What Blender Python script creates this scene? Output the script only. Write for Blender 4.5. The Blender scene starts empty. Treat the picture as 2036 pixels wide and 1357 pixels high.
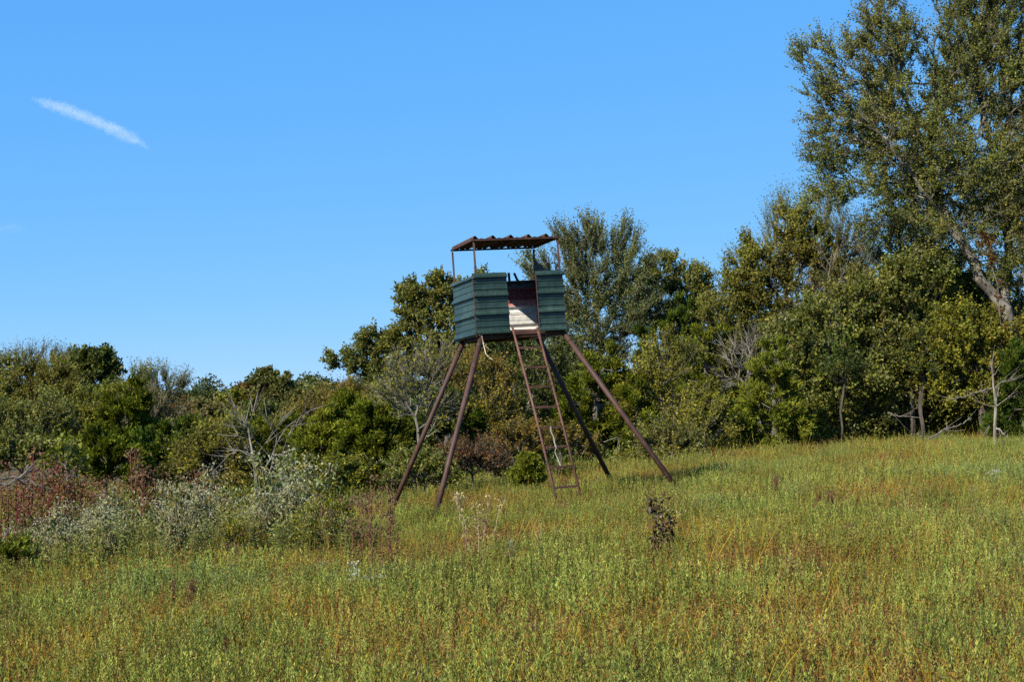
import bpy, math, random
import numpy as np
from mathutils import Vector, Matrix

random.seed(7)
SC = bpy.context.scene
COL = SC.collection

# ------------------------------------------------------------------ camera
EYE = 1.5
FPX, CX, CY, HOR = 2941.0, 1018.0, 678.5, 820.0       # focal length and principal point in photograph pixels
PITCH = math.atan((HOR - CY) / FPX)
cam = bpy.data.cameras.new('camera')
cam.sensor_width = 36.0
cam.lens = FPX / 2036.0 * 36.0
cam.clip_start, cam.clip_end = 0.1, 12000
camo = bpy.data.objects.new('camera', cam)
COL.objects.link(camo)
camo.location = (0, 0, EYE)
camo.rotation_euler = (math.radians(90) + PITCH, 0, 0)
SC.camera = camo

# ------------------------------------------------------------------ light
SUN_DIR = Vector((1.0, 0.95, -1.0)).normalized()      # the way the light travels
elev = math.asin(-SUN_DIR.z)
az = math.atan2(-SUN_DIR.x, -SUN_DIR.y)                # clockwise from +Y
world = bpy.data.worlds.new('World')
SC.world = world
world.use_nodes = True
wn, wl = world.node_tree.nodes, world.node_tree.links
wn.clear()
sky = wn.new('ShaderNodeTexSky')
sky.sky_type = 'NISHITA'
sky.sun_disc = False
sky.sun_elevation = elev
sky.sun_rotation = az
sky.altitude = 5000
sky.air_density = 1.0
sky.dust_density = 0.0
sky.ozone_density = 6.0
EXPO = 1.2
# one tone curve per channel over the whole sky: the camera's flatter, bluer rendering of it
sep = wn.new('ShaderNodeSeparateColor'); comb = wn.new('ShaderNodeCombineColor')
wl.new(sky.outputs[0], sep.inputs[0])
for ch, (gain, power) in enumerate(((.70, .73), (.78, .36), (1.06, .10))):
    m1 = wn.new('ShaderNodeMath'); m1.operation = 'MULTIPLY'; m1.inputs[1].default_value = .12
    m2 = wn.new('ShaderNodeMath'); m2.operation = 'POWER'; m2.inputs[1].default_value = power
    m3 = wn.new('ShaderNodeMath'); m3.operation = 'MULTIPLY'; m3.inputs[1].default_value = gain / (.1 * 2 ** EXPO)
    wl.new(sep.outputs[ch], m1.inputs[0]); wl.new(m1.outputs[0], m2.inputs[0]); wl.new(m2.outputs[0], m3.inputs[0]); wl.new(m3.outputs[0], comb.inputs[ch])
bg = wn.new('ShaderNodeBackground')
bg.inputs['Strength'].default_value = 0.10
wo = wn.new('ShaderNodeOutputWorld')
wl.new(comb.outputs[0], bg.inputs[0])
wl.new(bg.outputs[0], wo.inputs[0])
sun = bpy.data.lights.new('sun', 'SUN')
sun.energy = 5.0
sun.angle = math.radians(0.5)
sun.color = (1.0, 0.93, 0.82)
suno = bpy.data.objects.new('sun', sun)
COL.objects.link(suno)
suno.rotation_euler = SUN_DIR.to_track_quat('-Z', 'Y').to_euler()
suno.location = (-30, -28, 34)
SC.view_settings.view_transform = 'Standard'
SC.view_settings.look = 'None'
SC.view_settings.exposure = EXPO
SC.view_settings.gamma = 1.0
SC.view_settings.use_curve_mapping = False
SC.cycles.max_bounces = 6
SC.cycles.diffuse_bounces = 3
SC.cycles.transmission_bounces = 4
SC.cycles.transparent_max_bounces = 6
SC.cycles.volume_bounces = 1
SC.cycles.volume_max_steps = 256
SC.cycles.volume_step_rate = 0.35
SC.cycles.use_denoising = False

# ------------------------------------------------------------------ helpers
def rg(seed): return np.random.RandomState(seed)

_ca, _sa = math.cos(PITCH), math.sin(PITCH)
def W(px, py, d):
    """Point of the photograph at pixel px,py standing d metres ahead of the viewer."""
    a, b = (px - CX) / FPX, -(py - CY) / FPX
    y, z = _ca - b * _sa, _sa + b * _ca
    return np.array([a / y * d, d, EYE + z / y * d])

_gx = np.array([-400, -60, -25, -15, -10, -6, -3, -1, 0, 2.6, 6, 9, 15, 30, 60, 400.])
_gz = np.array([-4.0, -3.2, -2.3, -1.7, -1.2, -.74, -.47, -.24, -.12, .14, .42, .6, .85, 1.2, 1.4, 1.5])
def sstep(a, b, x):
    t = np.clip((x - a) / (b - a), 0, 1)
    return t * t * (3 - 2 * t)
def vnoise(x, y, seed=0):
    """Smooth value noise, -1..1, for arrays."""
    xi, yi = np.floor(x).astype(np.int64), np.floor(y).astype(np.int64)
    fx, fy = x - xi, y - yi
    fx, fy = fx * fx * (3 - 2 * fx), fy * fy * (3 - 2 * fy)
    def h(a, b):
        n = (a * 374761393 + b * 668265263 + seed * 1442695041) & 0xffffffff
        n = ((n ^ (n >> 13)) * 1274126177) & 0xffffffff
        return ((n ^ (n >> 16)) & 0xffff) / 32767.5 - 1
    return (h(xi, yi) * (1 - fx) + h(xi + 1, yi) * fx) * (1 - fy) + (h(xi, yi + 1) * (1 - fx) + h(xi + 1, yi + 1) * fx) * fy
def ground(x, y):
    x, y = np.asarray(x, float), np.asarray(y, float)
    xs = x * np.clip(24.0 / np.maximum(y, 24), .35, 1)
    z = np.interp(xs, _gx, _gz) * sstep(-4, 22, y)
    z = z + .013 * np.clip(y - 26, 0, 60) * sstep(-1, 5, x)
    v = sstep(32, 62, y) * sstep(2, -12, x)
    z = z * (1 - v) + (-3.7) * v
    z = z + sstep(120, 330, y) * (.0 + .022 * np.clip(x + 60, -60, 260)) * v
    z = z + .05 * vnoise(x * .35, y * .35, 3) + .02 * vnoise(x * 1.3, y * 1.3, 5)
    return z

class Geo:
    """Collects vertices, faces and a colour per vertex; builds one mesh."""
    def __init__(s): s.v, s.f4, s.f3, s.c, s.n = [], [], [], [], 0
    def add(s, v, f4=None, f3=None, c=(.5, .5, .5)):
        v = np.asarray(v, np.float32).reshape(-1, 3)
        if f4 is not None and len(f4): s.f4.append(np.asarray(f4, np.int32).reshape(-1, 4) + s.n)
        if f3 is not None and len(f3): s.f3.append(np.asarray(f3, np.int32).reshape(-1, 3) + s.n)
        c = np.asarray(c, np.float32)
        if c.ndim == 1: c = np.tile(c[:3], (len(v), 1))
        s.v.append(v); s.c.append(c); s.n += len(v)
    def mesh(s, name, mat, smooth=False):
        me = bpy.data.meshes.new(name)
        if not s.v: return me
        v = np.concatenate(s.v); c = np.concatenate(s.c)
        q = np.concatenate(s.f4) if s.f4 else np.zeros((0, 4), np.int32)
        t = np.concatenate(s.f3) if s.f3 else np.zeros((0, 3), np.int32)
        me.vertices.add(len(v)); me.vertices.foreach_set('co', v.ravel())
        nl = q.size + t.size
        me.loops.add(nl); me.loops.foreach_set('vertex_index', np.concatenate([q.ravel(), t.ravel()]).astype(np.int32))
        me.polygons.add(len(q) + len(t))
        ls = np.concatenate([np.arange(len(q)) * 4, q.size + np.arange(len(t)) * 3]).astype(np.int32)
        me.polygons.foreach_set('loop_start', ls)
        me.polygons.foreach_set('use_smooth', np.full(len(ls), smooth))
        a = me.color_attributes.new('tint', 'FLOAT_COLOR', 'POINT')
        a.data.foreach_set('color', np.concatenate([c, np.ones((len(c), 1), np.float32)], 1).ravel().astype(np.float32))
        me.update(calc_edges=True)
        if mat is not None: me.materials.append(mat)
        return me
    def obj(s, name, mat, parent=None, smooth=False, off=None):
        if off is not None: s.v = [a - np.asarray(off, np.float32) for a in s.v]
        return link(name, s.mesh(name, mat, smooth), parent)

def link(name, me, parent=None):
    o = bpy.data.objects.new(name, me); COL.objects.link(o)
    if parent is not None: o.parent = parent
    return o
def tag(o, label=None, cat=None, group=None, kind=None):
    for k, x in (('label', label), ('category', cat), ('group', group), ('kind', kind)):
        if x: o[k] = x
    return o
def empty(name, loc, label, cat, group=None):
    o = bpy.data.objects.new(name, None); COL.objects.link(o); o.location = loc
    o.empty_display_size = .2
    return tag(o, label, cat, group)
def copy_thing(src, loc, rz, sc, label, group=None, name=None):
    r = src.copy(); COL.objects.link(r); r.location = loc; r.rotation_euler = (0, 0, rz); r.scale = sc
    if name: r.name = name
    tag(r, label, None, group)
    for ch in src.children:
        c = ch.copy(); COL.objects.link(c); c.parent = r
    return r

def nrm(v): return v / np.maximum(np.linalg.norm(v, axis=-1, keepdims=True), 1e-9)
def rdir(r, n): return nrm(r.normal(size=(n, 3)))

def box(g, lo, hi, M=None, c=(.5, .5, .5)):
    x0, y0, z0 = lo; x1, y1, z1 = hi
    v = np.array([[x0,y0,z0],[x1,y0,z0],[x1,y1,z0],[x0,y1,z0],[x0,y0,z1],[x1,y0,z1],[x1,y1,z1],[x0,y1,z1]], float)
    if M is not None: v = M(v)
    g.add(v, f4=[[0,3,2,1],[4,5,6,7],[0,1,5,4],[1,2,6,5],[2,3,7,6],[3,0,4,7]], c=c)
def tube(g, pts, rad, n=10, c=(.5,.5,.5), cap=True, roll=0.0):
    """Tube through pts; rad is one radius or one per point."""
    P = np.asarray(pts, float); m = len(P)
    R = np.full(m, rad, float) if np.isscalar(rad) else np.asarray(rad, float)
    T = nrm(np.gradient(P, axis=0)); ref = np.array([0, 0, 1.]) if abs(T[0][2]) < .9 else np.array([0, 1., 0])
    ang = np.arange(n) / n * 2 * np.pi + roll
    vs = []
    for i in range(m):
        a = nrm(np.cross(T[i], ref)); b = np.cross(T[i], a)
        vs.append(P[i] + R[i] * (np.cos(ang)[:, None] * a + np.sin(ang)[:, None] * b))
    v = np.concatenate(vs); f = []
    for i in range(m - 1):
        for k in range(n):
            k2 = (k + 1) % n
            f.append([i*n+k, i*n+k2, (i+1)*n+k2, (i+1)*n+k])
    f3 = []
    if cap:
        v = np.concatenate([v, P[:1], P[-1:]])
        for k in range(n):
            k2 = (k + 1) % n
            f3.append([m*n, k2, k]); f3.append([m*n+1, (m-1)*n+k, (m-1)*n+k2])
    g.add(v, f4=f, f3=f3, c=c)
def beam(g, a, b, w, h=None, c=(.5,.5,.5)):
    h = h or w
    a, b = np.asarray(a, float), np.asarray(b, float)
    T = nrm(b - a); ref = np.array([0, 0, 1.]) if abs(T[2]) < .9 else np.array([0, 1., 0])
    s = nrm(np.cross(T, ref)); u = np.cross(s, T)
    v = [p + s * i * w / 2 + u * j * h / 2 for p in (a, b) for i, j in ((-1,-1),(1,-1),(1,1),(-1,1))]
    g.add(v, f4=[[0,1,2,3],[7,6,5,4],[0,4,5,1],[1,5,6,2],[2,6,7,3],[3,7,4,0]], c=c)

# ------------------------------------------------------------------ materials
def mat_new(name):
    m = bpy.data.materials.new(name); m.use_nodes = True
    nt = m.node_tree; nt.nodes.clear()
    return m, nt.nodes, nt.links
def ramp(n, stops):
    r = n.new('ShaderNodeValToRGB'); e = r.color_ramp.elements
    e[0].position, e[0].color = stops[0][0], (*stops[0][1], 1)
    e[1].position, e[1].color = stops[-1][0], (*stops[-1][1], 1)
    for p, c in stops[1:-1]:
        x = e.new(p); x.color = (*c, 1)
    return r
def noise(n, l, vec, scale, detail=3, rough=.5):
    t = n.new('ShaderNodeTexNoise'); t.inputs['Scale'].default_value = scale
    t.inputs['Detail'].default_value = detail; t.inputs['Roughness'].default_value = rough
    if vec is not None: l.new(vec, t.inputs['Vector'])
    return t
def mixc(n, l, fac, a, b, mode='MIX'):
    m = n.new('ShaderNodeMix'); m.data_type = 'RGBA'; m.blend_type = mode
    for i, x in ((0, fac), (6, a), (7, b)):
        if hasattr(x, 'is_linked'): l.new(x, m.inputs[i])
        elif i == 0: m.inputs[0].default_value = x
        else: m.inputs[i].default_value = (*x, 1)
    return m.outputs[2]

def leaf_material(name, trans=.35, rough=.55, spec=.25, vary=.5, vscale=.8):
    m, n, l = mat_new(name)
    at = n.new('ShaderNodeAttribute'); at.attribute_name = 'tint'
    geo = n.new('ShaderNodeNewGeometry')
    nz = noise(n, l, geo.outputs['Position'], vscale, 2)
    mr = n.new('ShaderNodeMapRange'); mr.inputs[1].default_value = .3; mr.inputs[2].default_value = .7
    mr.inputs[3].default_value = 1 - vary * .5; mr.inputs[4].default_value = 1 + vary * .5
    l.new(nz.outputs[0], mr.inputs[0])
    hv = n.new('ShaderNodeHueSaturation'); l.new(at.outputs['Color'], hv.inputs['Color']); l.new(mr.outputs[0], hv.inputs['Value'])
    nz2 = noise(n, l, geo.outputs['Position'], vscale * .6, 1)
    mr2 = n.new('ShaderNodeMapRange'); mr2.inputs[1].default_value = .3; mr2.inputs[2].default_value = .7
    mr2.inputs[3].default_value = .485; mr2.inputs[4].default_value = .515
    l.new(nz2.outputs[0], mr2.inputs[0]); l.new(mr2.outputs[0], hv.inputs['Hue'])
    p = n.new('ShaderNodeBsdfPrincipled'); p.inputs['Roughness'].default_value = rough
    p.inputs['Specular IOR Level'].default_value = spec
    l.new(hv.outputs[0], p.inputs['Base Color'])
    tr = n.new('ShaderNodeBsdfTranslucent')
    l.new(mixc(n, l, 1.0, hv.outputs[0], (1.25, 1.3, .55), 'MULTIPLY'), tr.inputs['Color'])
    mx = n.new('ShaderNodeMixShader'); mx.inputs[0].default_value = trans
    l.new(p.outputs[0], mx.inputs[1]); l.new(tr.outputs[0], mx.inputs[2])
    o = n.new('ShaderNodeOutputMaterial'); l.new(mx.outputs[0], o.inputs[0])
    return m
def bark_material(name, a, b, scale=9):
    m, n, l = mat_new(name)
    tc = n.new('ShaderNodeTexCoord')
    mp = n.new('ShaderNodeMapping'); mp.inputs['Scale'].default_value = (1, 1, .3); l.new(tc.outputs['Object'], mp.inputs['Vector'])
    nz = noise(n, l, mp.outputs[0], scale, 6, .65)
    r = ramp(n, [(.32, a), (.68, b)]); l.new(nz.outputs[0], r.inputs[0])
    nz2 = noise(n, l, tc.outputs['Object'], 2.2, 3)
    r2 = ramp(n, [(.42, (.75, .75, .72)), (.62, (1.25, 1.25, 1.2))]); l.new(nz2.outputs[0], r2.inputs[0])
    p = n.new('ShaderNodeBsdfPrincipled'); p.inputs['Roughness'].default_value = .9; p.inputs['Specular IOR Level'].default_value = .15
    l.new(mixc(n, l, 1.0, r.outputs[0], r2.outputs[0], 'MULTIPLY'), p.inputs['Base Color'])
    bp = n.new('ShaderNodeBump'); bp.inputs['Strength'].default_value = .6; bp.inputs['Distance'].default_value = .02
    l.new(nz.outputs[0], bp.inputs['Height']); l.new(bp.outputs[0], p.inputs['Normal'])
    o = n.new('ShaderNodeOutputMaterial'); l.new(p.outputs[0], o.inputs[0])
    return m
def metal_material(name, base, rust, amount=.5, rough=.5, spec=.4, scale=6, streak=None):
    """Painted or bare sheet metal with rust blooms, faded paint and fine dirt."""
    m, n, l = mat_new(name)
    tc = n.new('ShaderNodeTexCoord')
    n1 = noise(n, l, tc.outputs['Object'], scale, 7, .65)
    r1 = ramp(n, [(amount, (0, 0, 0)), (min(amount + .12, .99), (1, 1, 1))]); l.new(n1.outputs[0], r1.inputs[0])
    n2 = noise(n, l, tc.outputs['Object'], 1.7, 5, .6)
    r2 = ramp(n, [(.3, tuple(x * .6 for x in base)), (.5, base), (.7, tuple(min(1, x * 1.4 + .010) for x in base))])
    l.new(n2.outputs[0], r2.inputs[0])
    col = mixc(n, l, r1.outputs[0], r2.outputs[0], rust)
    mp = n.new('ShaderNodeMapping'); mp.inputs['Scale'].default_value = (14, 14, .8); l.new(tc.outputs['Object'], mp.inputs['Vector'])
    n3 = noise(n, l, mp.outputs[0], 2.0, 3)
    r3 = ramp(n, [(.35, (.78, .77, .75)), (.65, (1.12, 1.12, 1.12))]); l.new(n3.outputs[0], r3.inputs[0])
    col = mixc(n, l, 1.0, col, r3.outputs[0], 'MULTIPLY')
    p = n.new('ShaderNodeBsdfPrincipled'); p.inputs['Specular IOR Level'].default_value = spec
    rr = n.new('ShaderNodeMapRange'); rr.inputs[3].default_value = rough; rr.inputs[4].default_value = .85
    l.new(r1.outputs[0], rr.inputs[0]); l.new(rr.outputs[0], p.inputs['Roughness'])
    l.new(col, p.inputs['Base Color'])
    bp = n.new('ShaderNodeBump'); bp.inputs['Strength'].default_value = .25; bp.inputs['Distance'].default_value = .004
    l.new(n1.outputs[0], bp.inputs['Height']); l.new(bp.outputs[0], p.inputs['Normal'])
    o = n.new('ShaderNodeOutputMaterial'); l.new(p.outputs[0], o.inputs[0])
    return m

M_LEAF = leaf_material('broad_leaf', .30, .55, .16)
M_CEDAR = leaf_material('cedar_spray', .22, .75, .05, .6, 1.1)
M_WEED = leaf_material('weed_leaf', .25, .8, .05, .3)
M_GRASS = leaf_material('meadow_plants', .28, .8, .04, .5, 1.3)
M_BARK = bark_material('grey_bark', (.05, .044, .037), (.17, .152, .13))
M_DARKBARK = bark_material('dark_bark', (.030, .025, .020), (.085, .073, .060))
M_DEAD = bark_material('dead_wood', (.075, .068, .058), (.19, .172, .15), 16)
M_PALE = bark_material('bleached_wood', (.09, .078, .064), (.21, .185, .155), 16)
M_TINT = leaf_material('dry_stalk', .05, .85, .08, .2)

# ------------------------------------------------------------------ ground
def soil_material():
    m, n, l = mat_new('meadow_soil')
    geo = n.new('ShaderNodeNewGeometry')
    a = noise(n, l, geo.outputs['Position'], 14, 8, .7)
    b = noise(n, l, geo.outputs['Position'], .6, 4)
    r = ramp(n, [(.3, (.030, .022, .012)), (.5, (.070, .052, .024)), (.7, (.10, .085, .035))]); l.new(a.outputs[0], r.inputs[0])
    r2 = ramp(n, [(.4, (.09, .065, .03)), (.6, (.05, .07, .018))]); l.new(b.outputs[0], r2.inputs[0])
    p = n.new('ShaderNodeBsdfPrincipled'); p.inputs['Roughness'].default_value = .95; p.inputs['Specular IOR Level'].default_value = .1
    l.new(mixc(n, l, .5, r.outputs[0], r2.outputs[0]), p.inputs['Base Color'])
    bp = n.new('ShaderNodeBump'); bp.inputs['Strength'].default_value = 1; bp.inputs['Distance'].default_value = .04
    l.new(a.outputs[0], bp.inputs['Height']); l.new(bp.outputs[0], p.inputs['Normal'])
    o = n.new('ShaderNodeOutputMaterial'); l.new(p.outputs[0], o.inputs[0])
    return m
nx, ny = 220, 300
ux = np.linspace(-1, 1, nx); gxs = 14 * ux + 1900 * np.sign(ux) * np.abs(ux) ** 5 + 30 * ux ** 3
uy = np.linspace(0, 1, ny); gys = -40 + 110 * uy + 2600 * uy ** 5
XX, YY = np.meshgrid(gxs, gys)
g = Geo()
idx = np.arange(nx * ny).reshape(ny, nx)
g.add(np.stack([XX, YY, ground(XX, YY)], -1), f4=np.stack([idx[:-1, :-1], idx[:-1, 1:], idx[1:, 1:], idx[1:, :-1]], -1).reshape(-1, 4))
tag(g.obj('ground', soil_material(), smooth=True), kind='structure')

# ------------------------------------------------------------------ hunting tower
YAW = math.radians(17); ROLL = math.radians(-4.0)
BW, BD, BH, RH = 1.486, 1.36, 1.0, 1.545
FLB = W(952.4, 666, 23.95)                                        # front left corner of the box, bottom
Rz = np.array(Matrix.Rotation(YAW, 3, 'Z')); Ry = np.array(Matrix.Rotation(ROLL, 3, 'Y'))
RM = Ry @ Rz
def BX(v):
    """Box coordinates (x right along the front from the left corner, y back, z up) to the world."""
    return np.asarray(v, float) @ RM.T + FLB
root_loc = np.array([.2, 24.9, float(ground(.2, 24.9))])
tower = empty('deer_stand', tuple(root_loc), 'tall leaning hunting blind of green ribbed sheet metal on four rusty pipe legs', 'deer stand')

M_GREEN = metal_material('green_sheet', (.0150, .033, .0245), (.10, .05, .03), .72, .42, .45, 5)
M_RUST = metal_material('rusty_brown_steel', (.046, .022, .016), (.085, .040, .024), .56, .62, .25, 9)
M_LADDER = metal_material('rusty_ladder_bar', (.080, .038, .027), (.12, .055, .030), .56, .65, .2, 9)
M_DKRUST = metal_material('rusty_sheet_underside', (.055, .026, .015), (.03, .016, .010), .54, .7, .2, 5)
M_BLACK = metal_material('dark_green_sheet_back', (.005, .009, .009), (.03, .02, .02), .65, .6, .3, 5)

def inner_sheet_material():
    m, n, l = mat_new('whitewashed_sheet_with_red_band')
    tc = n.new('ShaderNodeTexCoord'); at = n.new('ShaderNodeAttribute'); at.attribute_name = 'tint'
    sx = n.new('ShaderNodeSeparateColor'); l.new(at.outputs['Color'], sx.inputs[0])          # r = along the wall, g = height
    nz = noise(n, l, tc.outputs['Object'], 5, 5, .6)
    ad = n.new('ShaderNodeMath'); ad.operation = 'MULTIPLY_ADD'; ad.inputs[1].default_value = .045; l.new(nz.outputs[0], ad.inputs[0]); l.new(sx.outputs[1], ad.inputs[2])
    red = ramp(n, [(.56, (.58, .58, .55)), (.575, (.50, .20, .16)), (.66, (.48, .18, .14)), (.69, (.22, .03, .022)), (.86, (.16, .025, .02)), (.93, (.06, .06, .07))]); l.new(ad.outputs[0], red.inputs[0])
    red.color_ramp.interpolation = 'LINEAR'
    # rust runs below the fixings
    st = n.new('ShaderNodeMath'); st.operation = 'COMPARE'; st.inputs[1].default_value = .48; st.inputs[2].default_value = .011
    nw = n.new('ShaderNodeMath'); nw.operation = 'MULTIPLY_ADD'; nw.inputs[1].default_value = .02; l.new(nz.outputs[0], nw.inputs[0]); l.new(sx.outputs[0], nw.inputs[2])
    l.new(nw.outputs[0], st.inputs[0])
    c1 = mixc(n, l, st.outputs[0], red.outputs[0], (.50, .30, .07))
    n2 = noise(n, l, tc.outputs['Object'], 14, 6, .7)
    r2 = ramp(n, [(.35, (.72, .66, .58)), (.6, (1, 1, 1))]); l.new(n2.outputs[0], r2.inputs[0])
    c2 = mixc(n, l, 1.0, c1, r2.outputs[0], 'MULTIPLY')
    p = n.new('ShaderNodeBsdfPrincipled'); p.inputs['Roughness'].default_value = .55
    l.new(c2, p.inputs['Base Color'])
    o = n.new('ShaderNodeOutputMaterial'); l.new(p.outputs[0], o.inputs[0])
    return m
M_INNER = inner_sheet_material()

def rib_profile(lo, hi, pitch=.305, first=.028, H=.048, sub=.009):
    """(height along the sheet, how proud) pairs of a ribbed barn sheet."""
    pts = []
    k = -1
    while first + k * pitch < hi + pitch:
        c = first + k * pitch
        pts += [(c - .036, 0), (c - .020, H), (c + .006, H), (c + .050, 0)]
        for q in (1, 2):
            s = c + pitch * q / 3
            pts += [(s - .016, 0), (s - .007, sub), (s + .007, sub), (s + .016, 0)]
        k += 1
    P = np.array(pts); z = P[:, 0]
    inside = P[(z > lo) & (z < hi)]
    e = [[lo, np.interp(lo, z, P[:, 1])]]; f = [[hi, np.interp(hi, z, P[:, 1])]]
    return np.concatenate([e, inside, f])
def sheet(name, org, along, up, out, length, lo, hi, mat, parent=tower, first=.028, wob=0.0, tint=False, seed=0, smooth=False, H=.048, sub=.009):
    """Ribbed sheet: ribs run along 'along', profile rises along 'up', ribs stand out along 'out' (box axes)."""
    org, along, up, out = (np.asarray(q, float) for q in (org, along, up, out))
    pr = rib_profile(lo, hi, first=first, H=H, sub=sub)
    ns = 8; g = Geo(); r = rg(seed); V = []
    for th in (0, -.0022):
        for i in range(ns + 1):
            t = i / ns * length
            w = wob * math.sin(i * 1.3 + seed)
            for (h, o) in pr:
                V.append(org + along * t + up * (h + w * .25) + out * (o + th + w))
    V = BX(np.array(V)); m = len(pr); N = (ns + 1) * m; f = []
    for i in range(ns):
        for j in range(m - 1):
            a = i * m + j
            f.append([a, a + m, a + m + 1, a + 1]); f.append([N + a, N + a + 1, N + a + m + 1, N + a + m])
    for j in range(m - 1):
        f.append([j, j + 1, N + j + 1, N + j]); a = ns * m + j; f.append([a, N + a, N + a + 1, a + 1])
    for i in range(ns):
        for j in (0, m - 1):
            a = i * m + j; f.append([a, a + m, N + a + m, N + a])
    c = (.5, .5, .5)
    if tint:
        tt = []
        for th in (0, 1):
            for i in range(ns + 1):
                for (h, o) in pr: tt.append([i / ns, (h - lo) / (hi - lo), 0])
        c = np.array(tt)
    g.add(V, f4=f, c=c)
    return g.obj(name, mat, parent, smooth, off=root_loc)

def screws(name_parent, org, along, up, out, xs, zs):
    org, along, up, out = (np.asarray(q, float) for q in (org, along, up, out))
    g = Geo()
    for x in xs:
        for z in zs:
            p = org + along * x + up * z
            tube(g, [BX(p), BX(p + out * .006)], .008, 6)
    tag(g.obj('screw', M_BLACK, name_parent, off=root_loc), kind='stuff')
D1, D2 = .53, 1.03                                                 # door opening along the front
X_, Y_, Z_ = np.eye(3)
sheet('wall_panel', (-.046, -.012, 0), X_, Z_, -Y_, D1 + .046, 0, BH, M_GREEN, wob=.0015, seed=1)['label'] = 'green ribbed sheet left of the opening'
screws(bpy.data.objects['wall_panel'], (0, -.013, 0), X_, Z_, -Y_, (.03, .28, .50), (.075, .26, .38, .565, .685, .87))
sheet('wall_panel', (D2, -.012, 0), X_, Z_, -Y_, BW - D2 + .012, .0, BH, M_GREEN, wob=.002, seed=2)['label'] = 'green ribbed sheet right of the opening'
screws(bpy.data.objects['wall_panel.001'], (D2, -.013, 0), X_, Z_, -Y_, (.04, .43), (.075, .26, .38, .565, .685, .87))
sheet('wall_panel', (-.012, BD + .03, -.02), -Y_, Z_, -X_, BD + .046, .0, BH - .015, M_GREEN, wob=.003, seed=3, first=.045)['label'] = 'sunlit green ribbed side sheet'
sheet('wall_panel', (BW + .012, 0, 0), Y_, Z_, X_, BD, .0, BH, M_GREEN, seed=4)
bk = sheet('wall_panel', (0, BD, -.0), X_, Z_, Y_, BW, .0, BH - .02, M_INNER, tint=True, seed=5, first=.17, H=.028, sub=.0035)
bk['label'] = 'rear sheet with white lower half and dark red band above'
# faded red lettering on the inner face of the rear sheet
def letter_strokes():
    # o y k o n  as polylines in a unit square
    L = {'o': [[(.1,.1),(.1,.8),(.8,.8),(.8,.1),(.1,.1)]], 'y': [[(.1,.9),(.45,.25)], [(.85,.9),(.2,-.35)]],
         'x': [[(.1,.8),(.8,.1)], [(.1,.1),(.8,.8)]], 'a': [[(.8,.8),(.1,.8),(.1,.1),(.8,.1),(.8,.9)]], 'r': [[(.15,.1),(.15,.9)], [(.15,.7),(.75,.85)]]}
    return L
g = Geo(); LS = letter_strokes(); x = .895
for ch in 'oyxar':
    for pl in LS[ch]:
        for (a, b), (c2, d2) in zip(pl[:-1], pl[1:]):
            p0 = BX([x + a * .022, BD - .006, .60 + b * .026]); p1 = BX([x + c2 * .022, BD - .006, .60 + d2 * .026])
            beam(g, p0, p1, .005, .004, c=(.10, .012, .010))
    x += .027
lt = g.obj('lettering', M_TINT, bk, off=root_loc)

# frame
g = Geo()
for (a, b) in (((.02, .10, -.03), (BW - .02, .10, -.03)), ((.02, BD - .06, -.03), (BW - .02, BD - .06, -.03)), ((.10, .13, -.03), (.10, BD - .09, -.03)), ((BW - .06, .13, -.03), (BW - .06, BD - .09, -.03)), ((BW * .5, .13, -.035), (BW * .5, BD - .09, -.035))):
    beam(g, BX(a), BX(b), .05, .075)
g.obj('floor_frame', M_RUST, tower, off=root_loc)
g = Geo(); box(g, (.04, .06, -.03), (BW - .04, BD - .05, -.006), BX)
g.obj('floor', M_DKRUST, tower, off=root_loc)
# curved sill across the bottom of the opening
g = Geo(); V = []; f = []
for i in range(13):
    t = i / 12; x = D1 + .0 + (D2 - D1) * t
    top = .065 - .055 * math.sin(math.pi * min(1, (t * .94 + .03)) ** .75)
    for yy in (.0, .012):
        V += [[x, yy, -.03], [x, yy, top]]
for i in range(12):
    a = i * 4
    f += [[a, a+4, a+5, a+1], [a+2, a+3, a+7, a+6], [a+1, a+5, a+7, a+3], [a, a+2, a+6, a+4]]
g.add(BX(np.array(V)), f4=f); g.obj('door_sill', M_DKRUST, tower, off=root_loc)
for x0, y0 in ((0.022, 0.022), (BW - .02, .022), (.012, BD - .02), (BW - .012, BD - .02)):
    g = Geo(); beam(g, BX([x0, y0, -.02]), BX([x0, y0, RH - .03]), .032)
    g.obj('corner_post', M_RUST, tower, off=root_loc)
for x0 in (D2 + .002,):
    g = Geo(); beam(g, BX([x0, -.016, -.02]), BX([x0, -.016, BH - .01]), .018)
    g.obj('door_post', M_RUST, tower, off=root_loc)
# seam of bent sheet edges up the near corner
g = Geo(); r = rg(3)
P = [BX([-.046 + r.uniform(-.004, .004), -.008 + r.uniform(-.004, .004), z]) for z in np.linspace(-.04, BH, 26)]
tube(g, P, .007, 5); g.obj('corner_trim', M_DKRUST, tower, off=root_loc)
g = Geo(); beam(g, BX([.0, BD - .05, BH - .045]), BX([BW, BD - .05, BH - .045]), .03); g.obj('rear_rail', M_RUST, tower, off=root_loc)
# roof
roof = bpy.data.objects.new('roof', None); COL.objects.link(roof); roof.parent = tower
g = Geo()
for (a, b) in (((-.01, 0, RH), (BW + .01, 0, RH)), ((-.01, BD, RH), (BW + .01, BD, RH)), ((0, .02, RH), (0, BD - .02, RH)), ((BW, .02, RH), (BW, BD - .02, RH)), ((BW * .5, .02, RH), (BW * .5, BD - .02, RH))):
    beam(g, BX(a), BX(b), .034, .028)
g.obj('roof_frame', M_RUST, roof, off=root_loc)
sheet('roof_sheet', (0, -.02, RH + .018), Y_, X_, Z_, BD + .03, -.015, BW + .015, M_DKRUST, parent=roof, first=.045, seed=6)
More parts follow.
